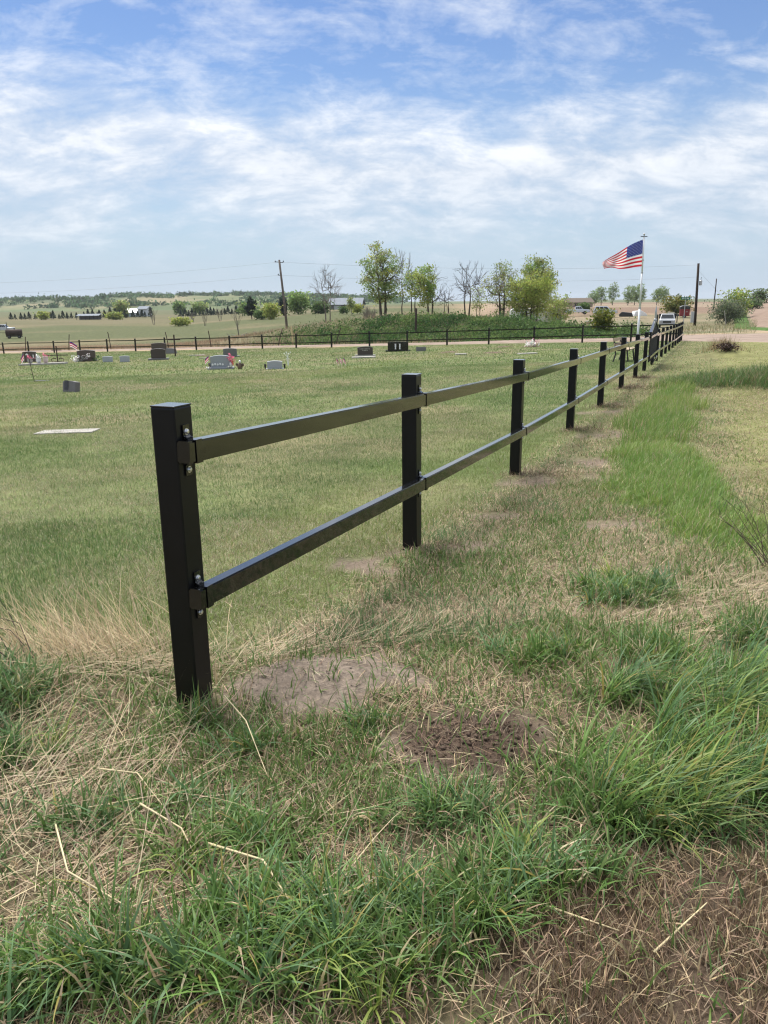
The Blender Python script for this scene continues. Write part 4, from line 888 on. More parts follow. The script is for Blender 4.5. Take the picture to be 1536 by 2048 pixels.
tree2('budding_tree', .1, 83.5, 7.2, 5.3, 11, 'tallest tree with fresh sparse leaves on the bank', OL + BG + YG[:1], 72, .092, nc=105, stems=2, trunk_r=.24, low=.20, sig=.27, ztop=7.35)
tree2('bare_tree', 2.3, 90, 6.7, 3.2, 4, 'grey leafless tree right behind the tallest tree', bark=M_barkgrey, nc=44, trunk_r=.12, low=.45, fan=4, ztop=7.1)
tree2('budding_tree', 3.3, 84, 5.0, 2.7, 5, 'slender tree with two bare trunks right of the tallest tree', OL + BG, 32, .085, nc=45, stems=2, trunk_r=.13, low=.40, sig=.22, ztop=5.0)
tree2('budding_tree', 5.0, 82, 4.9, 4.1, 6, 'yellow green tree with a bare right half on the bank', YG + BG[:1], 95, .09, nc=75, stems=2, trunk_r=.16, low=.18, sel=lambda q: q[0] < .25, sig=.27, ztop=4.95)
tree2('bare_tree', 6.7, 82, 2.9, 2.4, 7, 'short dark leafless shrub tree between two taller trees', nc=34, stems=3, trunk_r=.09, low=.2, ztop=3.2)
tree2('bare_tree', 8.9, 83, 5.5, 4.2, 8, 'wide leafless tree with fine branches in the middle of the tree line', nc=70, stems=2, trunk_r=.15, low=.28, fan=4, ztop=5.45)
tree2('budding_tree', 10.4, 86, 3.6, 2.2, 18, 'small pale tree right of the wide leafless tree', OL, 20, .08, nc=34, stems=2, trunk_r=.08, low=.3, ztop=3.1)
tree2('budding_tree', 12.1, 80, 5.0, 3.9, 9, 'grey green tree with sparse leaves left of the willow', OL + [(.22, .20, .13)], 46, .085, nc=75, stems=2, trunk_r=.19, low=.15, sig=.25, ztop=5.2)
tree2('willow_tree', 14.5, 78, 4.0, 4.7, 10, 'round yellow green willow with dark forked trunk in front of the camper', [(.31, .36, .09), (.27, .33, .085), (.36, .39, .12)], 110, .085, nc=95, stems=3, trunk_r=.17, low=.14, sig=.30, ztop=4.05)
tree2('budding_tree', 16.3, 84, 6.0, 4.2, 12, 'green leafed tree rising behind the willow', BG + OL, 80, .10, nc=80, stems=2, trunk_r=.17, low=.35, sig=.27, ztop=5.8)
tree2('budding_tree', 20.0, 90, 3.0, 3.4, 13, 'low yellow green tree at the right end of the bank', YG + OL, 55, .09, nc=55, stems=3, trunk_r=.09, low=.1, ztop=2.1)
ORD = ('first', 'second', 'third', 'fourth', 'fifth', 'sixth', 'seventh', 'eighth')
for i, xx in enumerate((76.5, 80.5, 86.5, 90.5, 94.5, 98.5, 102.5, 106.5)):
    tree2('poplar_tree', xx + 11.5, 330 + (i % 3) * 4, 7.0 + (i % 3) * .7 + (.6 if i in (2, 3) else 0) - (1.6 if i in (0,) else 0), 4.4 + .5 * (i % 2), 60 + i, ORD[i] + ' pale green poplar from the left in the right skyline row', [(.22, .30, .14), (.26, .34, .15)], 30, .22, bark=M_barkgrey, nc=55, trunk_r=.16, low=.12, sig=.42, sink=-.2, group='poplars on the right skyline')
def bush(name, x, y, w, h, d, label, cols, n, ls, seed, stems=6, low=.15, cat='bush', sink=.05, sharp=.0):
    e = empty(name, (x, y, hz(x, y) - sink), 0, label, cat); r = np.random.default_rng(seed)
    P = r.normal(size=(n, 3)); P /= np.linalg.norm(P, axis=1, keepdims=True); rad = r.random((n, 1)) ** .45; ang = np.arctan2(P[:, 1], P[:, 0])
    lump = 1 + .28 * np.sin(3 * ang + seed) * np.sin(2.3 * P[:, 2] * 3 + seed * .7) + .22 * np.sin(7 * ang + 2 * seed + P[:, 2] * 5)
    P = P * rad * lump[:, None] * [w / 2, d / 2, h * .5] + [0, 0, h * .5 + low * h * .3]
    P = np.concatenate([P, np.column_stack([r.normal(size=n // 12) * w * .28, r.normal(size=n // 12) * d * .28, h * (.85 + .28 * r.random(n // 12))])])
    P = P[P[:, 2] > .02]
    cj = np.array(cols)[r.integers(0, len(cols), len(P))]; V, q, c = leafcloud(P, ls, cj, .35, seed=seed + 1); link('foliage', npmesh('foliage', V, q, M_leaf, c), e)
    m = MB()
    for i in range(stems):
        a = r.uniform(0, 6.3); m.tube([(0, 0, -.1), (math.cos(a) * w * .15, math.sin(a) * d * .15, h * .4), (math.cos(a) * w * .33, math.sin(a) * d * .33, h * .85)], [.025 * h / 2, .015 * h / 2, .006], 4)
    m.build('stems', M_bark, e); return e
GREYG = [(.15, .185, .11), (.12, .155, .09), (.20, .225, .15)]
bush('round_bush', 43.3, 170, 2.6, 2.0, 2.2, 'round dark green bush between the two parked vehicles', DG, 900, .22, 21, sink=-.3)
bush('yellow_bush', 18.6, 66.8, 2.0, 1.75, 1.6, 'yellow green bush behind the far fence left of the flagpole', [(.22, .23, .04), (.16, .19, .04), (.11, .15, .035)], 1700, .10, 22)
bush('yellow_bush', 59.3, 160, 5.6, 3.5, 4.5, 'yellow green round tree behind the red trailer', [(.24, .22, .06), (.18, .19, .055), (.13, .17, .05)], 1700, .26, 23)
bush('grey_bush', 49.3, 113, 5.2, 3.1, 4, 'big grey green twiggy shrub beside the transformer pole', GREYG, 5200, .11, 24, 14)
bush('green_bush', 62.5, 140, 4.6, 4.4, 4, 'bright green shrub behind the big grey green one', YG + BG, 2000, .22, 25, 8)
bush('far_tree', 93.5, 180, 5.2, 7.0, 5, 'dark green tree at the right edge of the picture', DG + BG[:1], 2200, .32, 26, 8)
bush('far_bush', 98.5, 208, 5.2, 3.6, 4, 'small dark bush left of the tree at the right edge', DG + GREYG, 900, .3, 27)
bush('far_bush', 80, 172, 5.0, 2.2, 3, 'low grey green bush beside the climbing lane', GREYG + DG, 900, .25, 34)
# middle and left background
tree('conifer', -36.4, 222, 5.6, 30, 'lone dark conifer left of the leaning utility pole', [(.025, .045, .025), (.035, .055, .03)], 1500, .38, spread=.75, levels=3, upright=.05, trunk_r=.15, clump=.3, width=.75, sink=-.6, first=.1, kids=(6, 8), lenf=.45)
bush('green_bush', -33.2, 218, 4.2, 2.3, 3, 'dark green rounded bush beside the lone conifer', DG, 900, .3, 31)
bush('yellow_bush', -29.5, 212, 4.6, 3.8, 3.5, 'olive yellow tree right of the lone conifer', YG, 1300, .3, 32)
bush('green_tree', -26.5, 252, 7.5, 6.2, 5, 'bright green leafy tree left of the barn', BG, 1700, .4, 33)
bush('conifer', -30.5, 246, 3.0, 5.2, 3, 'dark pointed conifer left of the bright green tree', [(.02, .04, .03)], 700, .35, 35)
bush('green_bush', -18.2, 236, 6, 3.2, 4, 'dark green bushes left of the barn wall', DG, 1300, .35, 36)
bush('green_bush', -9.8, 205, 2.6, 1.7, 2, 'small dark green bush in front of the barn', DG, 500, .25, 37, sink=-.2)
bush('yellow_bush', -6.2, 200, 2.8, 2.1, 2, 'small yellow green bush right of the barn door', YG, 500, .25, 38, sink=-.2)
tree('budding_tree', -7.4, 196, 4.6, 39, 'thin young tree standing in front of the barn roof', OL, 500, .2, spread=.6, levels=3, upright=.7, trunk_r=.09)
bush('yellow_bush', 1.8, 118, 3.2, 2.4, 2.5, 'olive bush right behind the tallest tree trunk', YG + OL, 1000, .2, 40)
tree('bare_tree', -1.5, 104, 4.2, 41, 'low grey thicket tree left of the tallest tree', bark=M_barkgrey, spread=.8, levels=4, trunks=4, upright=.6, trunk_r=.08)
bush('yellow_bush', -54.5, 215, 5.8, 2.2, 3, 'low yellow green bush in the left field', YG, 800, .3, 42)
for i, (x_, y_, h_, lb) in enumerate(((-68, 236, 5.4, 'dark bare tree in the field below the house'), (-59.5, 250, 3.6, 'thin bare tree left of the low yellow bush'), (-49, 240, 4.6, 'pale bare tree standing over the low yellow bush'), (-25.5, 140, 5.0, 'slim bare tree in the field left of the scrap heap'), (-45.8, 205, 3.2, 'small grey bare tree right of the low yellow bush'), (-62.5, 262, 3.3, 'smallest bare tree near the field track'))):
    tree('bare_tree', x_, y_, h_, 70 + i, lb, bark=M_barkgrey, spread=.6, levels=3, upright=.8, trunk_r=.12, trunks=1 if i in (1, 3) else 2)
bush('yellow_bush', -147, 345, 5.5, 3.2, 4, 'yellow bush before the conifer row at far left', YG, 600, .45, 44)
bush('olive_tree', -122, 372, 7.5, 7.0, 5, 'olive leafy tree left of the blue grey house', OL, 900, .55, 45)
bush('yellow_bush', -108.5, 322, 7, 2.8, 4, 'olive low bush right of the white roofed shed', YG + OL, 800, .45, 46)
bush('green_tree', -112, 440, 7, 6.5, 5, 'green leafy tree behind the right end of the house', BG + DG, 900, .6, 47)
bush('green_tree', -100, 436, 9, 5.8, 5, 'pair of leafy crowns right of the far house', OL + BG, 900, .6, 48)
bush('green_bush', -50.5, 300, 8, 4.5, 5, 'green thicket right of the conifer row', DG + BG, 900, .45, 49)
# shelterbelt conifers: each a stacked, ragged cone
def conifer_mesh(seed):
    r = np.random.default_rng(seed); P = []; n = 260
    t = r.random(n) ** .8; a = r.uniform(0, 6.283, n); rad = (1 - t) * .42 * (.65 + .5 * np.abs(np.sin(t * 26))) * r.random(n) ** .4
    P = np.stack([np.cos(a) * rad, np.sin(a) * rad, .06 + t * .94], 1)
    V, q, c = leafcloud(P, .085, np.tile([.05, .075, .052], (n, 1)), .4, seed=seed); return npmesh('crown', V, q, M_leaf, c)
cm = [conifer_mesh(100 + i) for i in range(4)]; trunk_me = MB().tube([(0, 0, -.1), (0, 0, .5)], .03, 5).mesh('trunk', M_bark)
rr = random.Random(4); xs = []
for i in range(31): xs.append((-164 + i * 1.95 + rr.uniform(-.9, .9), 352 + i * .35, 'left'))
for i in range(20): xs.append((-92.5 + i * 1.72 + rr.uniform(-.3, .3), 366 - i * .2, 'right'))
for x_, y_, sd in xs:
    h_ = rr.uniform(2.2, 4.0) * (1.15 if sd == 'left' and x_ > -130 else 1)
    e = empty('shelterbelt_conifer', (x_, y_, hz(x_, y_)), rr.uniform(0, 6), 'small dark conifer in the shelterbelt row left of the house' if sd == 'left' else 'small dark conifer in the shelterbelt row right of the house', 'tree', 'shelterbelt left of the house' if sd == 'left' else 'shelterbelt right of the house')
    e.scale = (h_, h_, h_); link('crown', rr.choice(cm), e); link('trunk', trunk_me, e)

# ------------------------------------------------------------------ grass
def blades(name, P, L, Wd, az, lean, curl, colr, segs=2, mat=M_grass, label=None, tipc=None, parent=None, z0=None, twist=None):
    n = len(P); L = np.broadcast_to(L, n); Wd = np.broadcast_to(Wd, n); az = np.broadcast_to(az, n); lean = np.broadcast_to(lean, n); curl = np.broadcast_to(curl, n)
    base = np.column_stack([P, H(P[:, 0], P[:, 1]) - .004 if z0 is None else z0]); d = np.column_stack([np.cos(az), np.sin(az), np.zeros(n)])
    tw = az + math.pi / 2 + (np.random.default_rng(len(P)).uniform(-.9, .9, n) if twist is None else twist); sd = np.column_stack([np.cos(tw), np.sin(tw), np.zeros(n)])
    pts = [base]; cur = base
    for k in range(segs):
        a = lean + curl * ((k + .5) / segs) ** 1.2; stp = (L / segs)[:, None]
        nx = cur + stp * (np.sin(a)[:, None] * d); nx[:, 2] = cur[:, 2] + stp[:, 0] * np.cos(a); nx[:, 2] = np.maximum(nx[:, 2], base[:, 2] + .006); pts.append(nx); cur = nx
    nv = 2 * segs + 1; V = np.zeros((n, nv, 3), np.float32)
    for k in range(segs):
        w = (Wd * (1 - (k / segs) ** 1.8) / 2)[:, None] * (1 if k else .8); V[:, 2 * k] = pts[k] - sd * w; V[:, 2 * k + 1] = pts[k] + sd * w
    V[:, -1] = pts[-1]; o = (np.arange(n) * nv)[:, None]
    Q = np.concatenate([o + np.array([[2 * k, 2 * k + 1, 2 * k + 3, 2 * k + 2]]) for k in range(segs - 1)], 0) if segs > 1 else None
    T = o + np.array([[nv - 3, nv - 2, nv - 1]])
    c = np.repeat(np.clip(colr, .004, 1), nv, 0)
    ob = link(name, npmesh(name, V.reshape(-1, 3), Q, mat, c, False, T), parent)
    return tag(ob, label, 'grass', kind='stuff') if parent is None else ob
def wedge(y0, y1, dens, k=.56, pad=.35):
    """points spread evenly over the ground between two distances"""
    n = int(dens * (k * (y1 ** 2 - y0 ** 2) + 2 * pad * (y1 - y0))); y = np.sqrt(rng.uniform(y0 ** 2, y1 ** 2, n)); x = rng.uniform(-1, 1, n) * (k * y + pad); return np.column_stack([x, y])
def pick(P, prob): return P[rng.random(len(P)) < prob]
def jitter(c, P, amp=.22, hue=.10):
    n = len(P); return c * (1 + amp * (rng.random((n, 1)) * 2 - 1)) * (1 + hue * (rng.random((n, 3)) * 2 - 1))
def mixc_(a, b, t): return np.asarray(a) * (1 - t[:, None]) + np.asarray(b) * t[:, None]
GREEN_D = np.array([.085, .158, .040]); GREEN_B = np.array([.135, .235, .056]); GREEN_BLUE = np.array([.108, .20, .082]); GREEN_Y = np.array([.225, .28, .07]); STRAW = np.array([.54, .44, .285]); TAN = np.array([.36, .275, .17]); BROWN = np.array([.16, .11, .07])

def zone(P):
    x, y = P[:, 0], P[:, 1]; s_, n_ = sn(x, y)
    rough = np.maximum(ss(-.30, .15, n_), 1 - ss(-.1, .9, s_ + .5 * (fbm(x, y, 1.2, 50) - .5)))
    fore = 1 - ss(3.6, 5.2, y + .8 * (fbm(x, y, .9, 51) - .5))
    return s_, n_, rough, fore * rough, soilmask(x, y), brownmask(x, y), np.clip(tallmask(x, y), 0, 1)
TUFTS = [(1.26, 2.45, .36, .30, 1), (.78, 2.02, .34, .18, 1), (1.05, 2.15, .32, .2, 1), (1.45, 2.75, .3, .25, 1), (-.1, 1.5, .42, .16, .9), (-.28, 1.62, .3, .15, .7), (-.72, 1.45, .4, .13, 1), (-1.7, 2.75, .4, .3, 1), (-1.45, 2.45, .3, .12, .7),
         (-.50, 2.42, .2, .06, .55), (-.06, 2.55, .12, .05, .5), (1.35, 4.05, .32, .32, .9), (1.2, 3.1, .2, .22, 1), (-.45, 1.9, .3, .12, .7), (.42, 1.75, .3, .12, .8), (.15, 2.0, .3, .1, .6), (.15, 1.62, .3, .12, .9), (.95, 2.75, .25, .15, .7), (1.8, 3.3, .3, .3, .9), (.75, 3.1, .25, .15, .5), (-.85, 2.05, .3, .12, .5), (-.72, 2.62, .12, .05, .7)]
def tuftness(x, y):
    m = np.zeros(len(x)); w = .7 * (fbm(x, y, 4, 60) - .5)
    for cx_, cy_, rx_, ry_, a in TUFTS: m = np.maximum(m, a * (1 - ss(.35, 1.2, el(x, y, cx_, cy_, rx_, ry_) + w)))
    return m

# short lawn, nearest first; farther out each blade stands for a small clump
def lawn(y0, y1, dens, L0, W0, segs, nm, lab):
    P = wedge(y0, y1, dens); s_, n_, rough, fore, soil, brown, tall = zone(P); u, v = uv(P[:, 0], P[:, 1])
    P = P[(rng.random(len(P)) < (1 - rough) * (1 - .93 * soil)) & (v < -.1)]; x, y = P[:, 0], P[:, 1]; n = len(P)
    dry = ss(.40, .64, fbm(x, y, .7, 1, 4)) * .6 + .4 * ss(.44, .60, fbm(x * .35 + y * .9, y * .35 - x * .9, .55, 70)); st = ss(.45, .65, fbm(x * .93 - y * .37, (x * .37 + y * .93) * .12, .55, 6))
    isdry = rng.random(n) < (.12 + .62 * dry) * np.interp(y, [3, 12, 40], [1.0, .9, .62]); c = mixc_(np.array([.108, .178, .054]), np.array([.195, .24, .075]), np.clip(-.1 + 1.0 * st + .25 * rng.normal(size=n), 0, 1)) * (.90 + .32 * fbm(x, y, 1.6, 77))[:, None]; c = np.where(isdry[:, None], mixc_([.42, .365, .23], [.30, .27, .16], rng.random(n)), c)
    L = L0 * (.6 + .8 * rng.random(n)); blades(nm, P, L, W0 * (.7 + .6 * rng.random(n)), rng.uniform(0, 6.283, n), np.abs(rng.normal(.45, .3, n)) + .3 * isdry, rng.normal(.5, .4, n), jitter(c, P), segs, M_grass, lab)
lawn(2.4, 6.5, 7500, .046, .0038, 2, 'lawn_grass', 'short dry lawn grass just behind the nearest fence span')
lawn(6.5, 14, 3900, .045, .0052, 1, 'lawn_grass', 'mown lawn grass around the flat concrete slab')
lawn(14, 30, 900, .050, .011, 1, 'lawn_grass', 'mown lawn grass in front of the headstones')
lawn(30, 84, 75, .07, .035, 1, 'lawn_grass', 'mown lawn grass among the far headstones')

# rough mown strip outside the fence and the near ground
def rough_field(y0, y1, dens, nm, lab, segs, L0, W0):
    P = wedge(y0, y1, dens); s_, n_, rg, fore, soil, brown, tall = zone(P); x, y = P[:, 0], P[:, 1]; u, v = uv(x, y)
    tf = tuftness(x, y); patch = fbm(x, y, 1.7, 80); right = ss(1.9, 2.6, n_) * ss(4.5, 6, y); hm = np.clip(heapmask(x, y), 0, 1)
    pg = (.24 + .55 * ss(.40, .66, patch)) * (1 + .55 * ss(3.6, 6, y)) * (1 - .97 * soil) * (1 - .93 * brown); pg = np.maximum(pg, .85 * right * (1 - .75 * ss(.5, .66, fbm(x, y, .7, 84))) + .08); pg = np.maximum(pg, tf * (1 - .96 * soil)); 
    keep = rng.random(len(P)) < pg * rg * (v < -.2) * (1 - .75 * tall) * (~inpoly(x, y, ROADP)); P = P[keep]; tf, right, hm, patch, fore = tf[keep], right[keep], hm[keep], patch[keep], fore[keep]; n = len(P); x, y = P[:, 0], P[:, 1]
    c = mixc_(GREEN_B, GREEN_D, rng.random(n)); c = mixc_(c, GREEN_BLUE, np.clip(ss(.5, .7, fbm(x, y, 1.1, 81)) * .8, 0, 1)); c = mixc_(c, GREEN_Y * 1.05, np.clip(right * .75 + .15 * rng.random(n), 0, 1)); far = ss(5, 9, y)
    dryb = rng.random(n) < (.16 + .20 * (1 - fore) * far + .06 * far); c = np.where(dryb[:, None], mixc_(STRAW, TAN, rng.random(n)), c)
    L = L0 * (.40 + .85 * rng.random(n)) * (1 + .85 * tf * (.5 + .5 * rng.random(n))) * (1 - .45 * right) * (1 - .30 * far); blades(nm, P, L, W0 * (.55 + .7 * rng.random(n)) * (1 + .5 * tf), rng.uniform(0, 6.283, n) * (1 - .0), np.abs(rng.normal(.35, .25, n)), rng.normal(.95, .55, n), jitter(c, P), segs, M_grass, lab)
rough_field(1.1, 3.6, 7600, 'rough_grass', 'rough green grass tufts nearest the camera', 4, .10, .0064)
rough_field(3.6, 7.5, 4400, 'rough_grass', 'thin rough grass outside the second fence post', 3, .085, .0062)
rough_field(7.5, 18, 1600, 'rough_grass', 'cropped grass outside the fence farther along', 2, .075, .0085)
rough_field(18, 52, 130, 'rough_grass', 'cropped grass outside the fence beyond the gate', 1, .10, .028)

# long leafy tussocks: wide arching blades in fans
def tussocks():
    Ps, L, Wd, az, ln, cu, cc = [], [], [], [], [], [], []
    for cx_, cy_, rx_, ry_, a in TUFTS:
        k = int(rx_ * ry_ * 260 * a) + 2
        for _ in range(k):
            px_, py_ = cx_ + rng.normal() * rx_ * .42, cy_ + rng.normal() * ry_ * .42
            if brownmask(np.array([px_]), np.array([py_]))[0] > .4 or soilmask(np.array([px_]), np.array([py_]))[0] > .35: continue
            m = rng.integers(14, 30); a0 = rng.uniform(0, 6.28); base = GREEN_BLUE * 1.05 if rng.random() < .4 else (GREEN_D * 1.15 if rng.random() < .4 else (GREEN_B if rng.random() < .6 else GREEN_Y)); base = base * rng.uniform(.75, 1.3)
            Ps.append(np.column_stack([px_ + rng.normal(size=m) * .018, py_ + rng.normal(size=m) * .018])); L.append(rng.uniform(.09, .22, m) * (.75 + .35 * a)); Wd.append(rng.uniform(.0035, .0085, m) * (1.45 if rng.random() < .3 else 1)); far_r = cx_ > .7 and cy_ < 2.9; az.append((-.25 if far_r else a0) + rng.normal(size=m) * (.75 if far_r else 1.3)); L[-1] = L[-1] * (1.5 if far_r else (1.2 if cy_ < 1.7 else 1)); ln.append(np.abs(rng.normal(.38, .25, m))); cu.append(np.abs(rng.normal(1.25, .55, m))); cc.append(np.tile(base, (m, 1)) * (1 + .2 * (rng.random((m, 1)) * 2 - 1)))
    P = np.concatenate(Ps); c = np.concatenate(cc); yl = rng.random(len(P)) < .06; c[yl] = [.32, .27, .08]
    blades('leafy_tussock_grass', P, np.concatenate(L), np.concatenate(Wd), np.concatenate(az), np.concatenate(ln), np.concatenate(cu), c, 5, M_grass, 'long arching blue green blades of grass tussocks in the foreground')
tussocks()
# bright tall strip
P = pick(wedge(3.2, 9.5, 5200), 1.0); P = pick(P, np.clip(tallmask(P[:, 0], P[:, 1]), 0, 1)); n = len(P)
ht = .75 + .5 * fbm(P[:, 0], P[:, 1], 1.4, 90)
c = mixc_(np.array([.14, .255, .05]), np.array([.28, .355, .09]), np.clip(1.6 * fbm(P[:, 0], P[:, 1], 1.1, 91) - .3 + .35 * rng.normal(size=n), 0, 1)); d_ = rng.random(n) < .09; c[d_] = STRAW * .9
tq = np.clip(tallmask(P[:, 0], P[:, 1]), 0, 1); blades('tall_grass', P, (.06 + .09 * tq) * ht * (.45 + .9 * rng.random(n)), .0056 * (.6 + .8 * rng.random(n)), rng.normal(.3, 1.6, n), np.abs(rng.normal(.32, .22, n)), rng.normal(.8, .45, n), jitter(c, P), 3, M_grass, 'bright green unmown grass strip beside the fence, near end')
P = wedge(9.5, 20, 2100); P = pick(P, np.clip(tallmask(P[:, 0], P[:, 1]), 0, 1)); n = len(P); c = mixc_(np.array([.14, .25, .055]), np.array([.27, .335, .09]), np.clip(fbm(P[:, 0], P[:, 1], .8, 91) + .25 * rng.normal(size=n), 0, 1)); d_ = rng.random(n) < .10; c[d_] = STRAW * .9
blades('tall_grass', P, .22 * (.6 + .7 * rng.random(n)), .009 * (.7 + .6 * rng.random(n)), rng.normal(.3, 1.3, n), np.abs(rng.normal(.22, .15, n)), rng.normal(.6, .35, n), jitter(c, P), 2, M_grass, 'bright green unmown grass strip beside the fence, far end')
# dark ridge of long grass to the right
P = wedge(13.5, 21, 1300); P = pick(P, np.clip(heapmask(P[:, 0], P[:, 1]) * 1.2, 0, 1) * (.25 + .75 * ss(.35, .6, fbm(P[:, 0], P[:, 1], 1.1, 95)))); n = len(P); c = mixc_(np.array([.08, .155, .045]), np.array([.14, .215, .065]), rng.random(n)); d_ = rng.random(n) < .14; c[d_] = TAN
blades('tall_grass', P, .28 * (.5 + .8 * rng.random(n)), .010 * (.7 + .6 * rng.random(n)), rng.uniform(0, 6.28, n), np.abs(rng.normal(.35, .25, n)), rng.normal(.8, .4, n), jitter(c, P), 3, M_grass, 'dark green ridge of long grass right of the bright strip')
# straw and thatch lying on the ground
def thatch(y0, y1, dens, Lr, Wr, nm, lab, flt=None, segs=2):
    P = wedge(y0, y1, dens); s_, n_, rg, fore, soil, brown, tall = zone(P); x, y = P[:, 0], P[:, 1]
    pr = rg * (.35 + .65 * ss(.40, .62, fbm(x, y, 2.0, 100))) * (1 - .92 * soil) * (1 - .8 * tall); P = P[rng.random(len(P)) < np.maximum(pr, .98 * brown)]; n = len(P); br = brownmask(P[:, 0], P[:, 1]) > rng.random(n)
    c = mixc_(STRAW, TAN, rng.random(n)) * (1 if y1 < 4 else .95); c = np.where((rng.random(n) < .42)[:, None], BROWN * (.8 + .9 * rng.random((n, 1))), c); c = np.where(br[:, None], mixc_([.55, .43, .27], [.16, .11, .075], rng.random(n) ** .6), c)
    blades(nm, P, rng.uniform(*Lr, n) * np.where(br, .7, 1), rng.uniform(*Wr, n), rng.uniform(0, 6.283, n), np.where(br, np.abs(rng.normal(.75, .4, n)), np.abs(rng.normal(1.25, .28, n))), rng.normal(.25, .25, n), jitter(c, P), segs, M_straw, lab, z0=H(P[:, 0], P[:, 1]) + rng.random(n) * .012)
thatch(1.1, 3.7, 6800, (.025, .12), (.0020, .0046), 'straw_litter', 'dry straw litter on the ground nearest the camera')
thatch(3.5, 8, 3200, (.03, .10), (.0025, .0050), 'straw_litter', 'dry straw litter outside the second and third posts')
thatch(8, 20, 520, (.05, .14), (.006, .011), 'straw_litter', 'dry clippings outside the fence farther along', segs=1)
# combed bundles of long straw: by the first post and at right
def bundle(x0, y0, x1, y1, wid, n, Lr, ang, spread, nm, lab, lean=1.4, cs=STRAW, Wr=(.0022, .0042), up=.035):
    t = rng.random(n); P = np.column_stack([x0 + (x1 - x0) * t, y0 + (y1 - y0) * t]) + rng.normal(size=(n, 2)) * wid; P = P[soilmask(P[:, 0], P[:, 1]) < .3 + .5 * rng.random(n)]; n = len(P); c = mixc_(cs, cs * .62, rng.random(n))
    blades(nm, P, rng.uniform(*Lr, n), rng.uniform(*Wr, n), ang + rng.normal(size=n) * spread, rng.normal(lean, .2, n), rng.normal(.1, .45, n), jitter(c, P, .3, .08), 4, M_straw, lab, z0=H(P[:, 0], P[:, 1]) + rng.random(n) * up)
bundle(-1.75, 3.22, -.8, 3.05, .09, 620, (.10, .42), -.12, .55, 'flattened_straw', 'long flattened straw combed towards the first post from the left')
bundle(-.7, 3.18, .3, 3.46, .07, 330, (.08, .30), .28, .65, 'flattened_straw', 'flattened straw swirling behind the grey dirt mound')
bundle(1.25, 3.35, 2.1, 3.45, .15, 520, (.08, .32), -.1, .8, 'flattened_straw', 'golden flattened straw at the right edge, nearer patch')
bundle(1.4, 3.95, 2.2, 4.05, .17, 440, (.08, .30), -.25, .9, 'flattened_straw', 'golden flattened straw at the right edge, farther patch')
bundle(-1.9, 2.75, -.9, 2.2, .22, 420, (.15, .5), .35, 1.0, 'flattened_straw', 'tangled dry stalks over the dark tussock at the left edge', 1.32)
bundle(-1.3, 2.1, -.6, 1.75, .20, 320, (.15, .4), .2, 1.0, 'flattened_straw', 'tangled dry stalks in the lower left', 1.38)
for _k in range(1):
    bundle(-1.2, 1.5, 1.3, 2.9, .55, 560, (.06, .20), 0, 3.1, 'loose_straw', 'loose pale straw scattered over the foreground grass', 1.3, cs=TAN * 1.15, Wr=(.0014, .0030), up=.04)
    bundle(-.2, 3.6, 2.2, 4.8, .5, 700, (.05, .16), 0, 3.1, 'loose_straw', 'loose pale straw scattered beyond the dirt mound', 1.35, up=.03)
# single long pale stems
def stem(pts, w, label):
    m = MB(); P = [Vector((x, y, hz(x, y) + z)) for x, y, z in pts]; Q = []
    for i in range(len(P) - 1):
        for k in range(5): Q.append(P[i].lerp(P[i + 1], k / 5))
    Q.append(P[-1]); n = len(Q); tag(m.tube(Q, [w * (1 - .6 * i / n) for i in range(n)], 5).build('dry_stem', M_stem, smooth=True), label, 'dry stem')
M_stem = pmat('pale_stem', (.58, .49, .30), .6, .3, .2, 20)
stem([(-.52, 1.86, .05), (-.33, 1.72, .10), (-.22, 1.56, .06)], .0042, 'thick bent pale dry stem lying in the grass at bottom centre left')
stem([(-.98, 1.95, .08), (-.85, 1.72, .09), (-.66, 1.62, .05), (-.45, 1.72, .04)], .0032, 'curved pale dry stem at the lower left')
stem([(-.62, 2.66, .10), (-.50, 2.45, .11), (-.38, 2.18, .03)], .003, 'slim pale dry stem leaning in front of the first post')
stem([(-.98, 2.28, .05), (-.80, 2.16, .10), (-.64, 2.0, .02)], .003, 'arched pale dry stem left of the first post foot')
stem([(-.75, 2.02, .08), (-.6, 1.92, .06), (-.52, 1.80, .02)], .0036, 'short broken pale stem at the lower left')
stem([(.62, 2.02, .03), (.9, 2.10, .04), (1.2, 2.12, .03)], .003, 'pale dry stem lying across the green tussock at right')
stem([(.55, 2.30, .03), (.75, 2.22, .03), (.98, 1.98, .02)], .0032, 'long straight pale stem right of the dark soil')
stem([(.40, 1.62, .02), (.56, 1.53, .02)], .0036, 'short pale straw on the brown stubble at left')
stem([(.62, 1.46, .02), (.80, 1.60, .03)], .0034, 'short pale straw slanting across the brown stubble')
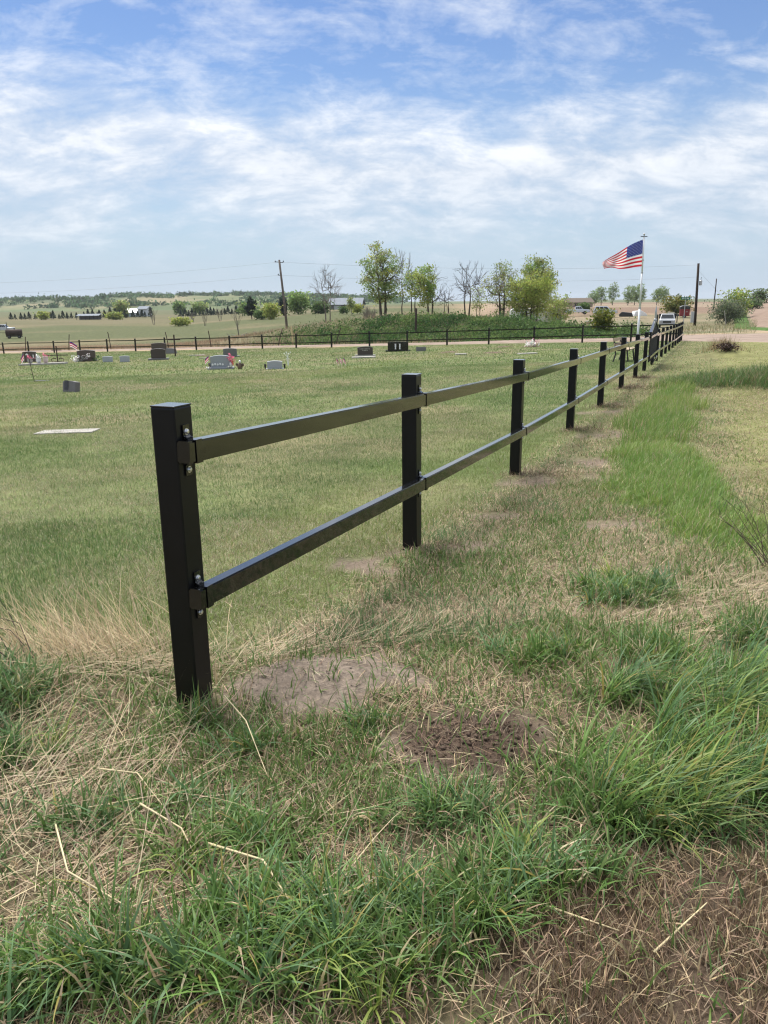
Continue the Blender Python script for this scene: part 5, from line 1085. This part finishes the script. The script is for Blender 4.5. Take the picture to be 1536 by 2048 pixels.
# upright dry tuft and dark twigs at the left edge
n = 560; P = np.column_stack([-1.36 + rng.normal(size=n) * .22, 3.26 + rng.normal(size=n) * .12]); c = mixc_(np.array([.64, .51, .32]), np.array([.42, .32, .19]), rng.random(n))
blades('dry_grass_tuft', P, rng.uniform(.20, .56, n), rng.uniform(.002, .0038, n), rng.normal(2.75, .55, n), np.abs(rng.normal(.65, .28, n)), rng.normal(.45, .4, n), jitter(c, P, .2, .06), 5, M_straw, 'tall tan dry grass tuft at the left edge')
tw = empty('bare_twigs', (-1.78, 3.05, hz(-1.78, 3.05)), 0, 'dark bare twigs in the dry tuft at the left edge', 'twigs')
M_twig = pmat('dark_twig', (.05, .035, .03), .8)
for i in range(9): a = random.uniform(2.0, 3.0); MB().tube([(.28 - .05 * (i % 3), .03 * i - .15, .03), (.08 + .02 * (i % 4), .05 * i - .2, .10 + .012 * i), (-.2 + .04 * ((i * 5) % 7), .04 * i - .1, .20 + .022 * ((i * 3) % 9))], [.0026, .002, .001], 4).build('twig', M_twig, tw)
ds = empty('bare_shrub', (2.42, 4.5, hz(2.42, 4.5)), 0, 'leafless brown weed stalks at the right edge', 'shrub')
r3 = random.Random(9)
for i in range(12):
    p = Vector((r3.uniform(-.05, .05), r3.uniform(-.05, .05), -.02)); d = Vector((r3.uniform(-.75, .12), r3.uniform(-.2, .5), 1)).normalized(); pts = [p]
    for k in range(5): d = (d + Vector((r3.uniform(-.2, .1), r3.uniform(-.15, .15), r3.uniform(-.1, .1)))).normalized(); p = p + d * r3.uniform(.07, .13); pts.append(p.copy())
    st_ = MB().tube(pts, [.0030 - .0004 * k for k in range(6)], 4).build('stalk', pmat('brown_stalk', (.13, .09, .07), .8) if i == 0 else bpy.data.materials['brown_stalk'], ds)
    for k in range(2, 6):
        q = pts[k]; e_ = q + Vector((r3.uniform(-.12, .06), r3.uniform(-.06, .08), r3.uniform(.02, .12))); MB().tube([q, e_], [.0013, .0007], 3).build('twig', M_twig, st_)
_pp = np.concatenate([FA + FD * (_s - .02) + FN * .12 + rng.normal(size=(420, 2)) * [.20, .15] for _s in POST_S[1:7]]); n = len(_pp)
blades('dried_roots', _pp, rng.uniform(.03, .13, n) * np.interp(_pp[:, 1], [5, 20], [1, 1.5]), rng.uniform(.003, .006, n) * np.interp(_pp[:, 1], [5, 20], [1, 2.2]), rng.uniform(0, 6.28, n), np.abs(rng.normal(1.0, .35, n)), rng.normal(.3, .3, n), jitter(mixc_([.34, .26, .165], [.12, .085, .06], rng.random(n)), _pp), 2, M_straw, 'dried roots and clippings heaped round the fence post feet')
# loose dark soil crumbs
def crumbs(cx_, cy_, rx_, ry_, n, smax, mat, label):
    m_v, m_f = [], []
    r = np.random.default_rng(int(n + cx_ * 100)); base = np.array([(0, 0, 1), (1, 0, 0), (0, 1, 0), (-1, 0, 0), (0, -1, 0), (0, 0, -1)], float); fs = np.array([(0, 1, 2), (0, 2, 3), (0, 3, 4), (0, 4, 1), (5, 2, 1), (5, 3, 2), (5, 4, 3), (5, 1, 4)])
    px_ = cx_ + r.normal(size=n) * rx_ * .5; py_ = cy_ + r.normal(size=n) * ry_ * .5; sz = smax * r.random(n) ** 9.0 + .0013
    V = base[None] * sz[:, None, None] * r.uniform(.35, 1.5, (n, 6, 3)); a = r.uniform(0, 6.28, n); ca, sa = np.cos(a)[:, None], np.sin(a)[:, None]
    V = np.stack([V[..., 0] * ca - V[..., 1] * sa, V[..., 0] * sa + V[..., 1] * ca, V[..., 2] * .75], -1); V += np.stack([px_, py_, H(px_, py_) + sz * .3], -1)[:, None]
    tag(link('soil_crumbs', npmesh('soil_crumbs', V.reshape(-1, 3), None, mat, None, False, (fs[None] + (np.arange(n) * 6)[:, None, None]).reshape(-1, 3))), label, 'soil', kind='stuff')
crumbs(.30, 2.43, .30, .26, 2600, .0105, pmat('dark_crumbs', (.10, .072, .055), .95, .1, .3, 30), 'loose dark brown soil crumbs thrown up in the grass')
crumbs(-.28, 2.95, .42, .24, 1500, .0035, pmat('grey_crumbs', (.25, .205, .165), .95, .1, .25, 30), 'fine grey soil crumbs on the mound behind the first post')
crumbs(.35, 5.05, .55, .28, 1500, .005, pmat('brown_crumbs', (.17, .13, .10), .95, .1, .3, 30), 'soil crumbs round the foot of the second post')
n = 1500; P = np.column_stack([.30 + rng.normal(size=n) * .17, 2.43 + rng.normal(size=n) * .14])
blades('dried_roots', P, rng.uniform(.012, .06, n), rng.uniform(.0012, .0034, n), rng.uniform(0, 6.28, n), np.abs(rng.normal(1.0, .4, n)), rng.normal(.3, .4, n), jitter(mixc_([.36, .28, .18], [.085, .06, .045], rng.random(n) ** .5), P), 2, M_straw, 'short dead roots sticking out of the loose dark soil')
# dry stubble tufts standing in the brown patch
n = 42000; P = np.column_stack([rng.uniform(.1, 1.5, n), rng.uniform(1.1, 1.95, n)]); cl = fbm(P[:, 0], P[:, 1], 9, 110); P = pick(P, brownmask(P[:, 0], P[:, 1]) * ss(.35, .6, cl)); n = len(P)
blades('brown_stubble', P, rng.uniform(.015, .055, n), rng.uniform(.002, .0042, n), rng.uniform(0, 6.28, n), np.abs(rng.normal(.3, .25, n)), rng.normal(.2, .2, n), jitter(mixc_([.48, .37, .23], [.13, .09, .062], rng.random(n) ** .6), P), 1, M_straw, 'cropped brown stubble in the lower right corner')
# root clod with a dry tuft far right
o = MB(); r4 = np.random.default_rng(8)
cl = empty('root_clod', (13.1, 29.8, hz(13.1, 29.8)), 0, 'dark root clod topped with dry grass on the right verge', 'clod')
V, q, c = leafcloud(r4.normal(size=(700, 3)) * [.17, .12, .07] + [-.12, -.25, .06], .035, [.07, .045, .035], .4, seed=3); link('roots', npmesh('roots', V, q, M_straw, c), cl)['kind'] = 'stuff'
n = 520; P = np.column_stack([13.15 + rng.normal(size=n) * .38, 30.2 + rng.normal(size=n) * .22]); cc = jitter(mixc_(np.array([.46, .33, .20]), np.array([.20, .20, .09]), rng.random(n)), P); bl = blades('dry_top', P - [13.1, 29.8], rng.uniform(.2, .6, n), .018, rng.uniform(0, 6.28, n), np.abs(rng.normal(.4, .3, n)), rng.normal(.5, .3, n), cc, 2, M_straw, None, parent=cl, z0=H(P[:, 0], P[:, 1]) - hz(13.1, 29.8)); bl['kind'] = 'stuff'

# ------------------------------------------------------------------ growth beyond the road
def band(n, u0, u1, v0, v1, fn):
    u = rng.uniform(u0, u1, n); v = rng.uniform(v0, v1, n); P = FB + u[:, None] * FE + v[:, None] * FV; return P[rng.random(n) < fn(u, v, P)]
P = band(70000, 18, 92, 5.0, 22, lambda u, v, P: np.clip(.25 + .9 * ss(.38, .6, fbm(P[:, 0], P[:, 1], .18, 120)), 0, 1) * ss(5.0, 6.5, v) * (1 - ss(17, 22, v)) * (1 - .85 * ss(45, 20, u) * 0) * (~inpoly(P[:, 0], P[:, 1], ROADP)))
n = len(P); g_ = rng.random(n) < .16 + .25 * ss(.5, .6, fbm(P[:, 0], P[:, 1], .3, 121)); c = np.where(g_[:, None], mixc_([.12, .15, .06], [.08, .12, .045], rng.random(n)), mixc_([.46, .33, .235], [.36, .27, .18], rng.random(n)))
blades('verge_grass', P, rng.uniform(.2, .6, n) * np.where(g_, .7, 1), rng.uniform(.02, .05, n), rng.uniform(0, 6.28, n), np.abs(rng.normal(.25, .2, n)), rng.normal(.4, .3, n), jitter(c, P), 1, M_straw, 'tan and green wild grass along the far side of the road')
P = band(34000, 3, 44, 7.0, 20, lambda u, v, P: ss(42, 26, u) * ss(3, 7, u) * (1 - ss(15.5, 19.5, v + 3 * ss(22, 32, u))) * ss(7, 8.5, v) * (.55 + .45 * ss(.35, .55, fbm(P[:, 0], P[:, 1], .35, 130))))
n = len(P); hgt = rng.random(n); z = H(P[:, 0], P[:, 1]); k = 4; PP = np.repeat(np.column_stack([P, z]), k, 0) + np.column_stack([rng.normal(size=n * k) * .14, rng.normal(size=n * k) * .14, np.abs(rng.normal(size=n * k)) * .26 * np.repeat(.4 + 1.1 * ss(.35, .7, fbm(P[:, 0], P[:, 1], .6, 135)), k)]); fr = fbm(P[:, 0], P[:, 1], .5, 131)
c = np.repeat(mixc_([.045, .10, .032], [.15, .22, .07], np.clip(fr * 1.9 - .55 + .2 * rng.normal(size=n), 0, 1)), k, 0); V, q, cc = leafcloud(PP, .085, c, .4, seed=9)
tag(link('bank_weeds', npmesh('bank_weeds', V, q, M_leaf, cc)), 'dense dark green weeds covering the right part of the bank', 'weeds', kind='stuff')
P = band(26000, -2, 56, 7.5, 26, lambda u, v, P: .16 * ss(.5, .62, fbm(P[:, 0], P[:, 1], .4, 133)) + .6 * ss(30, 44, u)); n = len(P); c = mixc_([.30, .24, .15], [.10, .115, .05], rng.random(n))
blades('bank_grass', P, rng.uniform(.15, .55, n), rng.uniform(.02, .045, n), rng.uniform(0, 6.28, n), np.abs(rng.normal(.3, .25, n)), rng.normal(.4, .3, n), jitter(c, P), 1, M_straw, 'dry grass mixed through the weedy bank')
P = np.column_stack([rng.uniform(20, 62, 16000), rng.uniform(62, 128, 16000)]); b_ = P[:, 0] / P[:, 1]; P = P[(b_ > .37) & (b_ < .475) & ~inpoly(P[:, 0], P[:, 1], ROADP) & (rng.random(len(P)) < .4 + .6 * ss(.4, .6, fbm(P[:, 0], P[:, 1], .2, 140)))]; n = len(P); c = mixc_([.42, .34, .19], [.11, .15, .055], rng.random(n))
blades('verge_grass', P, rng.uniform(.2, .6, n), rng.uniform(.03, .06, n), rng.uniform(0, 6.28, n), np.abs(rng.normal(.3, .25, n)), rng.normal(.4, .3, n), jitter(c, P), 1, M_straw, 'yellow wild grass across the road at right')

# ------------------------------------------------------------------ thin summer haze over the whole place
hm = newmat('haze'); _o = hm.node_tree.nodes.new('ShaderNodeOutputMaterial'); _v = hm.node_tree.nodes.new('ShaderNodeVolumePrincipled')
_v.inputs['Color'].default_value = (.80, .87, .95, 1); _v.inputs['Density'].default_value = 0.00010; _v.inputs['Anisotropy'].default_value = 0.2
hm.node_tree.links.new(_v.outputs[0], _o.inputs['Volume'])
tag(MB().box((0, 3000, 16), (8600, 6200, 50)).build('haze', hm), 'thin pale haze in the air over the whole place', 'haze', kind='stuff')
